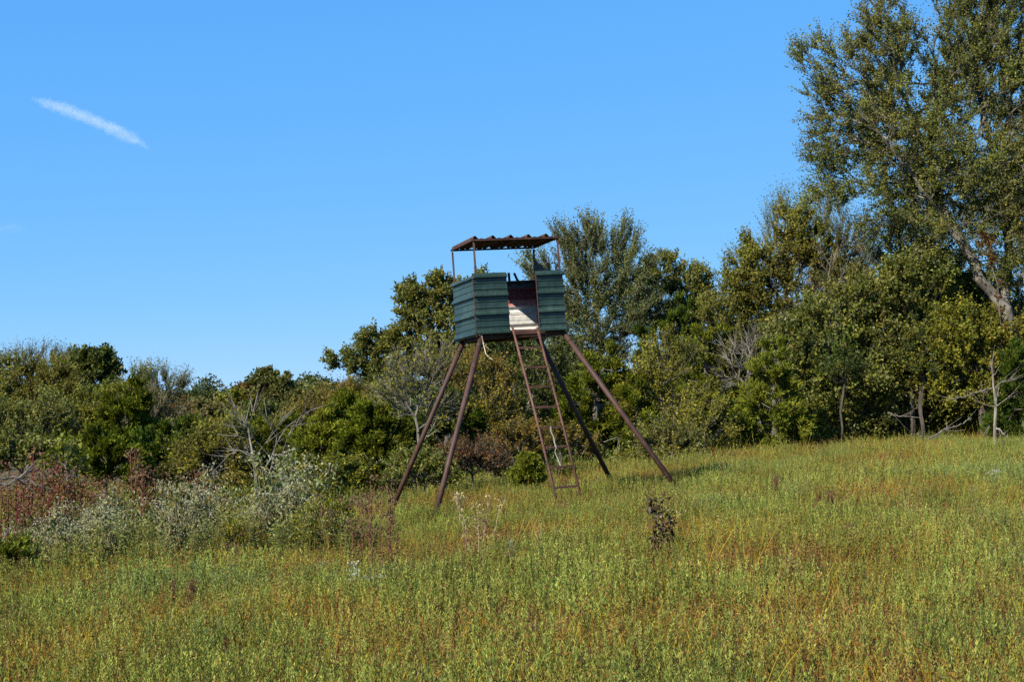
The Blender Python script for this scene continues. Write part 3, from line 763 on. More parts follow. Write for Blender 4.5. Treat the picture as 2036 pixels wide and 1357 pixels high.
make_tree('scrub_tree', 'olive scrub tree seen between the near left leg and the ladder', [(965,790,50,70),(985,850,50,45),(930,760,35,45)], 35.5, 'elm', 'olive', n=250, twigs=2100, base_px=965, base_r=.05, seed=30, ls=.055)
make_tree('bramble_bush', 'purplish brown bramble mound behind the near left leg', [(940,915,50,24),(980,925,30,18),(905,920,30,20)], 29, 'bare', 'rust', n=210, twigs=1500, base_px=940, base_r=.02, seed=31, bark=M_DARKBARK, cat='bramble', m=3, ls=.045, step=.2, tl=.35)
make_tree('cedar_bush', 'knee-high bright yellow-green cedar seedling left of the ladder foot', [(1048,928,13,20),(1040,948,14,12),(1062,948,11,10)], 27.6, 'cedar', 'cedarlt', n=90, twigs=1690, base_px=1048, base_r=.02, seed=32, cat='cedar', shell=.4, ls=.06, step=.12, tl=.11)
make_tree('shrub', 'green and yellow bush with airy leaves around the far left leg', [(840,935,45,25),(800,945,25,20),(870,950,30,18)], 28, 'elm', 'elm', n=130, twigs=900, base_px=838, base_r=.02, seed=33, cat='shrub', ls=.05, step=.2, tl=.28)
make_tree('shrub', 'golden-leaved low bush right of the bramble mound', [(1020,885,40,22),(1000,900,30,20),(1050,880,30,18)], 31, 'elm', 'olive', n=120, twigs=800, base_px=1020, base_r=.02, seed=34, cat='shrub', ls=.05, step=.2, tl=.28)
make_tree('shrub', 'brown-green bush at the foot of the shady tree by the ladder', [(1110,880,36,22),(1080,895,30,18),(1150,890,28,20)], 32, 'elm', 'olive', n=110, twigs=800, base_px=1110, base_r=.02, seed=35, cat='shrub', ls=.05, step=.2, tl=.28)
make_tree('cedar_bush', 'tall green cedar behind the full round cedar bush', [(710,850,40,40),(690,820,25,35),(735,830,28,30)], 33.5, 'cedar', 'cedar', n=150, twigs=2730, base_px=708, base_r=.05, seed=36, cat='cedar', shell=.35)
make_tree('cedar_bush', 'pale green cedar bush with yellowing lower sprays left of the round bush', [(640,900,45,45),(610,930,36,30),(650,860,28,28)], 31, 'cedar', 'cedarlt', n=190, twigs=3770, base_px=636, base_r=.05, seed=37, cat='cedar', shell=.35, ls=.085)
make_tree('shrub', 'yellow-green bush with orange leaves below the pale cedar', [(650,945,45,20),(690,950,30,18)], 28.8, 'elm', 'yellow', n=120, twigs=800, base_px=665, base_r=.02, seed=38, cat='shrub', ls=.05, step=.2, tl=.28)
make_tree('scrub_tree', 'olive scrub at the foot of the stepping-down crown', [(650,830,50,36),(600,850,45,30),(700,800,40,30)], 44, 'elm', 'olive', n=210, twigs=1900, base_px=645, base_r=.06, seed=39, ls=.06)
make_tree('bare_tree', 'small dead forked tree with grey branches above the white-flowered weeds', [(490,850,40,40,1),(570,850,40,30,1),(470,900,30,25),(560,920,30,25)], 27.5, 'dead', 'elm', n=70, twigs=170, trunk=[(515,1010),(510,960),(505,910),(497,875),(490,850),(466,815)],
    limbs=[[(510,960),(540,910),(550,880),(570,850),(605,820)], [(545,990),(540,930),(552,870)], [(505,910),(530,880),(555,845)]], base_r=.035, seed=40, bark=M_DEAD, tipr=.005)
make_tree('cedar_bush', 'cedar bush behind the small dead forked tree', [(560,890,45,40),(590,870,35,30),(540,920,35,26)], 32.5, 'cedar', 'cedar', n=180, twigs=3250, base_px=565, base_r=.05, seed=41, cat='cedar', shell=.35)
make_tree('shrub', 'olive shrub with small golden leaves left of the small dead forked tree', [(440,905,50,36),(400,930,40,28),(460,880,30,24)], 30.5, 'elm', 'yellow', n=210, twigs=1700, base_px=430, base_r=.04, seed=42, cat='shrub', ls=.055)
make_tree('cedar_tree', 'leaning bright green cedar with a feathery pointed top', [(250,830,36,50),(265,800,22,30),(235,880,50,40),(290,880,36,36)], 36, 'cedar', 'cedar', n=230, twigs=4940, base_px=250, base_r=.07, seed=43, cat='cedar', shell=.35)
make_tree('cedar_bush', 'wide dark-bottomed cedar right of the feathery pointed one', [(330,910,60,40),(370,880,40,30),(310,950,50,30)], 31.5, 'cedar', 'cedardk', n=210, twigs=4160, base_px=335, base_r=.06, seed=44, cat='cedar', shell=.35)
make_tree('cedar_bush', 'cedar bush with sunlit tips in front of the feathery pointed one', [(200,910,50,35),(240,935,50,28)], 29.5, 'cedar', 'cedar', n=170, twigs=3250, base_px=215, base_r=.05, seed=45, cat='cedar', shell=.35)
make_tree('scrub_tree', 'olive-green tree with forked grey stems at the left edge', [(60,800,60,50),(30,760,45,40),(110,770,45,40),(20,830,40,40)], 44, 'elm', 'gold', n=330, twigs=3300, base_px=52, base_r=.09, seed=46, ls=.07)
make_tree('wispy_tree', 'bare-topped twiggy tree standing highest at the left edge', [(50,730,40,28),(95,725,30,26),(20,745,25,20)], 47, 'bare', 'elmgrey', n=200, twigs=1200, base_px=60, base_r=.08, seed=47, bark=M_DEAD, m=4)
make_tree('oak_tree', 'dark round-topped tree with large leaves near the left edge', [(195,735,34,30),(185,765,36,30),(200,790,34,30)], 48, 'oak', 'dark', n=190, twigs=1900, base_px=195, base_r=.10, seed=48, ls=.13)
make_tree('oak_tree', 'lighter round-topped tree touching the left side of the dark round one', [(148,730,22,24),(140,760,36,30),(120,790,40,30)], 49, 'oak', 'elmgrey', n=170, twigs=1600, base_px=142, base_r=.09, seed=49, ls=.10)
make_tree('wispy_tree', 'thin grey-green tree with a bare arching twig on its right side', [(310,775,24,28),(330,790,26,22),(345,775,16,14)], 47, 'wisp', 'elmgrey', n=150, twigs=900, base_px=318, base_r=.06, seed=50, tl=.6)
make_tree('wispy_tree', 'thin pale tree between the dark round tree and the arching one', [(278,765,16,24),(265,790,26,20)], 46, 'wisp', 'elmgrey', n=110, twigs=700, base_px=272, base_r=.05, seed=51, tl=.5)
make_tree('scrub_tree', 'yellow-green scrub tree under the lighter round-topped tree', [(150,850,60,50),(190,830,40,40),(110,880,45,36)], 39, 'elm', 'yellow', n=260, twigs=2600, base_px=150, base_r=.06, seed=52, ls=.06)
make_tree('scrub_tree', 'green scrub tree low at the left edge behind the red stems', [(40,880,60,40),(80,850,40,36),(10,850,40,36)], 35, 'elm', 'elm', n=250, twigs=2500, base_px=40, base_r=.05, seed=53, ls=.055)
make_tree('scrub_tree', 'grey-brown scrub with bare twigs below the thin grey-green trees', [(300,840,40,40),(340,850,36,30),(290,810,30,26)], 42, 'bare', 'tan', n=200, twigs=1500, base_px=315, base_r=.05, seed=54, bark=M_DEAD, m=5, ls=.06)
make_tree('oak_tree', 'russet tree far off beside the arching twig', [(355,815,18,18),(372,835,26,20)], 72, 'oak', 'rust', n=90, twigs=900, base_px=362, base_r=.09, seed=55, ls=.13)
make_tree('oak_tree', 'tan-leaved far tree right of the russet one', [(420,825,36,26),(450,840,40,28),(400,850,36,24)], 66, 'oak', 'tan', n=150, twigs=1500, base_px=425, base_r=.09, seed=56, ls=.12)
make_tree('oak_tree', 'reddish-brown far tree leaning on the left side of the tall far oak', [(490,785,16,16),(497,805,18,16)], 80, 'oak', 'rust', n=80, twigs=800, base_px=493, base_r=.10, seed=57, ls=.14)
make_tree('oak_tree', 'tall dark far oak rising above the low ridge line', [(535,755,26,15),(555,765,26,18),(515,775,22,14),(560,790,45,20),(530,800,45,22)], 80, 'oak', 'oak', n=190, twigs=2200, base_px=545, base_r=.14, seed=58, ls=.14)
make_tree('oak_tree', 'dull green far tree right of the tall far oak', [(615,800,36,18),(640,815,40,24),(600,820,36,20)], 76, 'oak', 'oak', n=150, twigs=1500, base_px=620, base_r=.11, seed=59, ls=.14)
make_tree('oak_tree', 'yellowish far tree just below the reddish-brown far tree', [(470,800,30,16),(450,812,26,14)], 78, 'oak', 'yellow', n=100, twigs=1000, base_px=460, base_r=.09, seed=60, ls=.13)
make_tree('scrub_tree', 'dark green thicket tree in the middle of the hollow', [(500,850,50,32),(540,835,40,26),(470,870,40,26)], 55, 'oak', 'dark', n=170, twigs=1900, base_px=505, base_r=.08, seed=61, ls=.09)
make_tree('scrub_tree', 'brownish thicket tree in the hollow left of the dark green one', [(400,875,50,30),(370,860,40,28),(430,880,36,24)], 50, 'oak', 'olive', n=170, twigs=1700, base_px=400, base_r=.07, seed=62, ls=.08)
make_tree('scrub_tree', 'russet-flecked tree in the hollow below the tall far oak', [(590,840,45,28),(560,855,40,24),(620,850,30,24)], 58, 'oak', 'olive', n=160, twigs=1600, base_px=590, base_r=.08, seed=63, ls=.09)

# slim shaded trunks in the gap under the right-hand trees
for i, (px, py, t, wd, lab) in enumerate(((1793,868,700,.045,'slim bent stem right of the pale-footed trunk'), (1806,868,720,.03,'thinnest bare stem in the shaded gap'), (1815,866,690,.06,'thicker brown trunk in the shaded gap behind the hanging branches'),
                                          (1837,862,730,.05,'grey stem with upcurved side branches at the right of the shaded gap'), (1676,880,760,.026,'pale-barked stem at the edge of the olive low tree'), (2033,880,760,.06,'slim grey leaning trunk at the right margin'))):
    make_tree('young_tree', lab, [(px, t - 20, 30, 30), (px + 10, t + 20, 26, 26)], 38.2 - .4 * i, 'elm', 'dark', n=40, twigs=330, trunk=[(px, py), (px - 6, (py + t) / 2), (px + 3, t)], base_r=wd, seed=70 + i, bark=M_DARKBARK)

# standing dead sapling, fallen branch, hanging branches
make_tree('dead_sapling', 'pale bare dead sapling standing at the right edge of the field', [(1955,795,24,30),(1962,850,16,14),(1995,790,14,24),(1965,745,12,12)], 31, 'dead', 'elm', n=22, twigs=45, trunk=[(1979,880),(1979,850),(1980,810),(1977,770),(1976,735)],
          limbs=[[(1979,815),(1960,806),(1942,800)], [(1979,845),(1962,850),(1952,868)], [(1979,762),(1990,760),(2003,757)]], base_r=.032, seed=80, bark=M_PALE, tipr=.008)
def stick(name, pts, rad, mat, label, cat='branch', side=8, seed=0, d=None):
    g = Geo(); r = rg(seed); P = np.array(pts); n = max(10, len(P) * 5)
    T = np.linspace(0, 1, n); C = np.stack([np.interp(T, np.linspace(0, 1, len(P)), P[:, i]) for i in range(3)], -1)
    C[1:-1] += r.normal(size=(n - 2, 3)) * rad * .5
    tube(g, C, rad * (1 - .65 * T), 6)
    for k in range(side):
        i = r.randint(2, n - 2); dv = nrm(C[i + 1] - C[i]) + rdir(r, 1)[0] * .8; L = r.uniform(6, 22) * rad
        q = [C[i], C[i] + dv * L * .5, C[i] + dv * L + rdir(r, 1)[0] * L * .2]
        tube(g, q, [rad * .35, rad * .25, rad * .1], 4)
    o = g.obj(name, mat, None, off=C[0]); o.location = C[0]
    return tag(o, label, cat)
def WG(px, d, h=0.0):
    x = (px - CX) / FPX * d
    return np.array([x, d, float(ground(x, d)) + h])
stick('fallen_branch', [W(1845,874,33), W(1880,854,33.3), W(1910,846,33.6), W(1932,832,34)], .022, M_PALE, 'bleached fallen branch arching out of the grass left of the dead sapling', seed=1)
stick('fallen_branch', [W(1980,850,31), W(1993,860,30.9), W(2004,872,30.8)], .022, M_PALE, 'short pale prop leaning against the foot of the dead sapling', seed=2, side=2)
stick('fallen_branch', [W(1823,862,33), W(1830,868,32.9), W(1838,873,32.8)], .022, M_DARKBARK, 'short dark stick in the grass left of the bleached fallen branch', seed=3, side=3)
stick('hanging_branch', [W(1990,770,36), W(1960,775,36), W(1935,783,36), W(1920,790,36), W(1888,792,36)], .022, M_DEAD, 'thick pale limb reaching left across the dead sapling', seed=4, side=6)
stick('hanging_branch', [W(1765,822,36.5), W(1785,828,36.5), W(1810,829,36.5), W(1835,833,36.5)], .016, M_PALE, 'thin pale horizontal branch crossing the slim trunks', seed=5, side=3)
stick('fallen_branch', [WG(455,13.2,.10), WG(490,13.2,.13), WG(530,13.3,.10), WG(592,13.4,.09)], .017, M_PALE, 'bleached stick lying in the grass in the lower left of the meadow', seed=6, side=2)
stick('dead_branch', [W(-20,955,21), W(20,952,21), W(60,956,20.9), W(95,980,20.8)], .025, M_DARKBARK, 'dark dead branch lying across the red stems at the left edge', seed=7, side=6)
stick('dead_branch', [W(-15,966,20.5), W(20,964,20.5), W(50,940,20.6), W(75,915,20.8)], .018, M_DEAD, 'pale grey curved branch over the red stems at the left edge', seed=8, side=6)
stick('dead_branch', [W(-10,1110,18), W(8,1070,18.2), W(22,1045,18.4)], .012, M_DEAD, 'thin grey stick upright at the left edge below the dark branch', seed=9, side=5)
stick('dead_branch', [W(485,1042,21), W(520,1030,21), W(560,1024,21.1)], .012, M_DEAD, 'thin grey twig lying between the two pale weed clumps', seed=10, side=3)
stick('dead_branch', [W(1200,880,34), W(1228,870,34), W(1232,885,34), W(1230,900,33.9)], .011, M_PALE, 'crooked pale branch at the field edge behind the rear leg', seed=11, side=5)

# leafy sprawl that grows along the foot of the trees
def undergrowth():
    r = rg(99); g = Geo()
    def band(pts, n, h, spread, pal, size, style):
        P = np.array(pts, float); t = r.uniform(0, len(P) - 1, n); i = np.minimum(t.astype(int), len(P) - 2); f = (t - i)[:, None]
        q = P[i] * (1 - f) + P[i + 1] * f
        x = (q[:, 0] - CX) / FPX * q[:, 1] + r.normal(size=n) * .25; y = q[:, 1] + r.uniform(0, spread, n)
        hh = h * (.45 + .55 * (vnoise(x * .9, y * .9, 8) * .5 + .5)) * (.3 + .7 * (vnoise(x * 3, y * 3, 9) * .5 + .5))
        z = ground(x, y) + r.uniform(0, 1, n) ** .7 * hh
        O = np.stack([x, y, z], -1); D = nrm(rdir(r, n) + [0, -.1, .5])
        add_leaves(g, r, O, D, size * r.uniform(.6, 1.4, n), style, pick_cols(r, pal, n, .25), tri=True)
    band([(1230,34.5),(1330,34.5),(1450,35),(1560,35.6),(1700,37),(1850,38),(2060,37)], 30000, .95, 2.5, 'elm', .07, .45)
    band([(1580,36.5),(1700,37.2),(1850,38),(2080,37)], 20000, 1.7, 1.5, 'yellow', .075, .5)
    band([(1230,36),(1450,37.5),(1700,39),(1850,40),(2100,40)], 22000, 1.9, 4, 'dark', .09, .5)
    band([(820,28),(900,29.5),(1000,30),(1100,31.5),(1240,34)], 15000, .5, 3, 'elm', .06, .4)
    band([(560,30),(800,31),(1000,33),(1200,36)], 22000, 1.5, 5, 'dark', .09, .5)
    band([(-60,24),(150,25),(330,25),(480,26),(640,26)], 34000, 1.15, 4, 'elm', .065, .45)
    band([(-60,33),(200,33),(420,32),(600,31)], 26000, 1.5, 6, 'olive', .08, .45)
    band([(-60,44),(300,46),(650,46)], 16000, 2.6, 10, 'far', .12, .5)
    band([(300,60),(500,70),(700,64)], 14000, 4.0, 24, 'far', .2, .5)
    o = g.obj('undergrowth', M_LEAF); tag(o, 'tangled olive-green undergrowth along the foot of the trees', 'undergrowth', kind='stuff')
undergrowth()

# ------------------------------------------------------------------ point instancing for masses nobody could count
def instancer(name, label, cat, pts, rots, scales, index, protos):
    col = bpy.data.collections.new(name + '_kinds')
    for p in protos: col.objects.link(p)
    me = bpy.data.meshes.new(name); n = len(pts)
    me.vertices.add(n); me.vertices.foreach_set('co', np.asarray(pts, np.float32).ravel())
    for nm, ty, arr in (('rot', 'FLOAT_VECTOR', rots), ('scl', 'FLOAT_VECTOR', scales)):
        a = me.attributes.new(nm, ty, 'POINT'); a.data.foreach_set('vector', np.asarray(arr, np.float32).ravel())
    a = me.attributes.new('kindno', 'INT', 'POINT'); a.data.foreach_set('value', np.asarray(index, np.int32))
    o = link(name, me); tag(o, label, cat, kind='stuff')
    ng = bpy.data.node_groups.new(name + '_nodes', 'GeometryNodeTree')
    ng.interface.new_socket('Geometry', in_out='INPUT', socket_type='NodeSocketGeometry')
    ng.interface.new_socket('Geometry', in_out='OUTPUT', socket_type='NodeSocketGeometry')
    N, L = ng.nodes, ng.links
    i = N.new('NodeGroupInput'); q = N.new('NodeGroupOutput'); ip = N.new('GeometryNodeInstanceOnPoints')
    ci = N.new('GeometryNodeCollectionInfo'); ci.inputs['Collection'].default_value = col
    ci.inputs['Separate Children'].default_value = True; ci.inputs['Reset Children'].default_value = True
    def at(nm, ty):
        x = N.new('GeometryNodeInputNamedAttribute'); x.data_type = ty; x.inputs['Name'].default_value = nm
        return [s for s in x.outputs if s.enabled and s.name == 'Attribute'][0]
    er = N.new('FunctionNodeEulerToRotation')
    L.new(i.outputs[0], ip.inputs['Points']); L.new(ci.outputs[0], ip.inputs['Instance']); ip.inputs['Pick Instance'].default_value = True
    L.new(at('kindno', 'INT'), ip.inputs['Instance Index']); L.new(at('rot', 'FLOAT_VECTOR'), er.inputs[0]); L.new(er.outputs[0], ip.inputs['Rotation'])
    L.new(at('scl', 'FLOAT_VECTOR'), ip.inputs['Scale']); L.new(ip.outputs[0], q.inputs[0])
    md = o.modifiers.new('scatter', 'NODES'); md.node_group = ng
    return o

# meadow patches: upright leafy spikes, dry stalks and blades
GC = {'g': (.140,.168,.034), 'g2': (.215,.228,.052), 'dg': (.045,.070,.016), 'y': (.28,.20,.022), 'o': (.21,.118,.028), 'b': (.10,.046,.024), 'p': (.26,.175,.095), 'grey': (.140,.172,.060)}
def meadow_patch(seed, mix, n=50, half=.27, h=.29):
    r = rg(seed); g = Geo()
    keys = list(mix); w = np.array([mix[k] for k in keys], float); w /= w.sum()
    for _ in range(n):
        k = keys[r.choice(len(keys), p=w)]
        x, y = r.uniform(-half, half, 2); hh = h * r.uniform(.28, 1.32); base = np.array([x, y, -.03])
        hh *= 1.7 if r.uniform() < .05 else 1; lean = np.array([r.normal() * .16, r.normal() * .16, 1]); top = base + lean * hh
        if k in ('g', 'g2', 'dg', 'grey'):
            m = r.randint(22, 32); t = .32 + .68 * np.linspace(0, 1.0, m) ** .85 + r.normal(size=m) * .02
            c0 = np.array(GC[k]) * r.uniform(.75, 1.25)
            O = base + (top - base) * t[:, None]
            D = nrm(np.stack([r.normal(size=m), r.normal(size=m), np.full(m, 2.3)], -1))
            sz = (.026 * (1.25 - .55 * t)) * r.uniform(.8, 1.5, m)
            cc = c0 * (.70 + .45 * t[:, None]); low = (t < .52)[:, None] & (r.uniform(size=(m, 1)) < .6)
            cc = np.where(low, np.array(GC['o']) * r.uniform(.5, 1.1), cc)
            s = nrm(np.cross(D, rdir(r, m))); hw = sz[:, None] * .125
            mid = O + D * sz[:, None] * .5
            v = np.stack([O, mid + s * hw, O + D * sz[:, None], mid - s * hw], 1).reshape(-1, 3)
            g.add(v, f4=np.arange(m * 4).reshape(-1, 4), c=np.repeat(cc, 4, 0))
            cs = np.array(GC['b']) * .8; s0 = nrm(rdir(r, 1)[0] * [1, 1, 0]) * .0022
            g.add([base + s0, base - s0, top], f3=[[0, 1, 2]], c=cs)
        elif k in ('y', 'p'):
            for q in range(3):
                dv = np.array([r.normal() * .35, r.normal() * .35, 1]); t2 = base + dv * hh * r.uniform(.6, 1.1)
                md = (base + t2) / 2 + [0, 0, .03]; s0 = nrm(rdir(r, 1)[0] * [1, 1, 0]) * .002
                g.add([base + s0, base - s0, md - s0, md + s0, t2], f4=[[0, 1, 2, 3]], f3=[[3, 2, 4]], c=np.array(GC[k]) * r.uniform(.6, 1.2))
        else:
            c0 = np.array(GC[k]) * r.uniform(.6, 1.2)
            s0 = nrm(rdir(r, 1)[0] * [1, 1, 0]) * .0028; g.add([base + s0, base - s0, top], f3=[[0, 1, 2]], c=c0)
            m = r.randint(9, 16); t = r.uniform(.25, 1, m); O = base + (top - base) * t[:, None]
            D = nrm(np.stack([r.normal(size=m), r.normal(size=m), r.normal(size=m) * .6 + .5], -1)); sz = .024 * r.uniform(.7, 1.5, m)
            s = nrm(np.cross(D, rdir(r, m))); hw = sz[:, None] * .16; mid = O + D * sz[:, None] * .5
            v = np.stack([O, mid + s * hw, O + D * sz[:, None], mid - s * hw], 1).reshape(-1, 3)
            g.add(v, f4=np.arange(m * 4).reshape(-1, 4), c=np.repeat(np.tile(c0, (m, 1)) * r.uniform(.7, 1.3, (m, 1)), 4, 0))
    return bpy.data.objects.new('meadow_patch', g.mesh('meadow_patch', M_GRASS))
mixes = [dict(g=5, g2=5, dg=1, y=.4, o=.6, b=.5), dict(g=3, g2=3, grey=5, dg=1, b=.6), dict(g=3, g2=3, y=2, o=2, b=1), dict(g=2, g2=3, y=2, o=3, b=1, p=.6),
         dict(g=1, o=4, b=4, p=2, y=1), dict(b=4, p=3, o=3, g=1), dict(g=5, dg=3, g2=1), dict(y=3, o=3, g2=2, p=1)]
protos = [meadow_patch(200 + i, mixes[i % 8], 56 if i % 8 != 5 else 36) for i in range(16)]
protos += [meadow_patch(220, dict(g=4, g2=3, y=1), 34, .16, .52), meadow_patch(221, dict(b=3, p=3, o=1), 18, .16, .50), meadow_patch(222, dict(g2=3, y=2, p=2), 30, .14, .46), meadow_patch(223, dict(grey=3, g=2), 30, .14, .44)]
def thatch(seed):
    r = rg(seed); g = Geo(); n = 260
    O = np.stack([r.uniform(-.3, .3, n), r.uniform(-.3, .3, n), r.uniform(.0, .10, n)], -1); D = nrm(rdir(r, n) * [1, 1, .35] + [0, 0, .15])
    cs = np.array([GC['p'], GC['b'], GC['o'], (.17, .13, .06)])[r.randint(0, 4, n)] * r.uniform(.6, 1.3, (n, 1))
    add_leaves(g, r, O, D, r.uniform(.08, .22, n), .035, cs)
    return bpy.data.objects.new('meadow_patch', g.mesh('meadow_patch', M_GRASS))
protos += [thatch(230), thatch(231)]
for i, p in enumerate(protos): p.name = 'meadow_patch_%02d' % i
r = rg(400); sp = .30
ys = np.arange(5.0, 50, sp); PTS = []
for y in ys:
    hw = .40 * y + 4; xs = np.arange(-hw, hw, sp); PTS.append(np.stack([xs + r.uniform(-.14, .14, len(xs)), np.full(len(xs), y) + r.uniform(-.14, .14, len(xs))], -1))
PTS = np.concatenate(PTS); x, y = PTS.T
keep = ~((y > 36) & (x < 1)); x, y = x[keep], y[keep]; n = len(x)
z = ground(x, y)
q1 = .75 * vnoise(x * .45, y * .32, 21) + .85 * vnoise(x * 1.05, y * .9, 22) + .5 * vnoise(x * 2.2, y * 2.0, 23) + .02
q2 = vnoise(x * .4 + 9, y * .3, 31) + .6 * vnoise(x * 1.3, y * 1.3, 32)
dry = q1 - .06 + .40 * sstep(26, 36, y) + .28 * sstep(13, 9, y) * sstep(-3, 1, x) + r.normal(size=n) * .16
kind = np.where(dry > 1.05, 5, np.where(dry > .72, 4, np.where(dry > .35, np.where(q2 > 0, 3, 7), np.where(dry > -.1, 2, np.where(q2 > .35, 1, np.where(q2 < -.7, 6, 0))))))
kind = kind + 8 * r.randint(0, 2, n)
lie = vnoise(x * .9, y * .8, 61) + .5 * vnoise(x * 2.5, y * 2.2, 62)
kind = np.where((lie > .72) & (r.uniform(size=n) < .75), 20 + r.randint(0, 2, n), kind)
tall = vnoise(x * .45 + 3, y * .4, 51) + .6 * vnoise(x * 1.9, y * 1.7, 52)
kind = np.where((r.uniform(size=n) < .022 + .14 * sstep(.4, 1.0, tall)) & (y > 9), 16 + r.randint(0, 4, n), kind)
sc = (.85 + .22 * vnoise(x * .7, y * .7, 41) + .18 * vnoise(x * 2.3, y * 2.3, 42) + r.normal(size=n) * .09) * np.where(kind % 8 == 5, .8, 1)
weedy = sstep(-1.8, -4, x) * sstep(13.5, 18, y) * (.6 + .5 * vnoise(x * 1.1, y, 71)); sc = sc * np.where(kind > 15, .9, 1) * (1 + .8 * weedy)
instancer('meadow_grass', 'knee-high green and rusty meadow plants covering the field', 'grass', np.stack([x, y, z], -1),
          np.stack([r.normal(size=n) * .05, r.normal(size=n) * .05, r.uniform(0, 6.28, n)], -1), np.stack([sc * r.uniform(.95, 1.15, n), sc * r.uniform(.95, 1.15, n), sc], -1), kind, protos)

# ------------------------------------------------------------------ far wooded ridge
def far_tree(seed, pal):
    r = rg(seed); g = Geo(); n = 2600
    L = r.normal(size=(9, 3)) * [1.5, 1.5, 1.1] + [0, 0, 4.6]; k = r.randint(0, 9, n); u = rdir(r, n) * (r.uniform(size=(n, 1)) ** .4) * 1.5
    O = L[k] + u; O[:, 2] = np.maximum(O[:, 2], .4)
    add_leaves(g, r, O, nrm(rdir(r, n) + u * .5), .40 * r.uniform(.6, 1.3, n), .7, pick_cols(r, pal, n), tri=True)
    tube(g, [[0, 0, -1], [0.1, 0, 2], [0, .1, 4]], [.22, .16, .08], 6, c=(.1, .09, .08))
    return bpy.data.objects.new('far_tree_%02d' % seed, g.mesh('far_tree', M_LEAF))
r = rg(500)
fx, fy = [], []
while len(fx) < 1500:
    y = r.uniform(210, 340); x = r.uniform(-.45 * y - 10, .05 * y)
    if y < 240 and r.uniform() < .45: continue
    fx.append(x); fy.append(y)
fx, fy = np.array(fx), np.array(fy); n = len(fx)
sc = r.uniform(.75, 1.25, n) * (1.0 + .25 * sstep(-70, -10, fx))
instancer('distant_forest', 'dark green distant woodland on the low ridge under the sky', 'forest', np.stack([fx, fy, ground(fx, fy) - .3], -1),
          np.stack([0 * fx, 0 * fx, r.uniform(0, 6.28, n)], -1), np.stack([sc, sc, sc * .95], -1), r.randint(0, 3, n), [far_tree(1, 'far'), far_tree(2, 'far'), far_tree(3, 'oak')])
# woods that go on behind the right-hand trees
n = 150
fx = r.uniform(-4, 34, n); fy = r.uniform(46, 75, n); s = (fx < fy * .42 + 2)
fx, fy = fx[s], fy[s]; n = len(fx); sc = r.uniform(.35, .5, n) + .25 * sstep(6, 12, fx)
instancer('woodland_behind', 'shaded woodland going on behind the right-hand trees', 'forest', np.stack([fx, fy, ground(fx, fy) - .8], -1),
          np.stack([0 * fx, 0 * fx, r.uniform(0, 6.28, n)], -1), np.stack([sc, sc, sc], -1), r.randint(0, 2, n), [far_tree(4, 'dark'), far_tree(5, 'dark')])

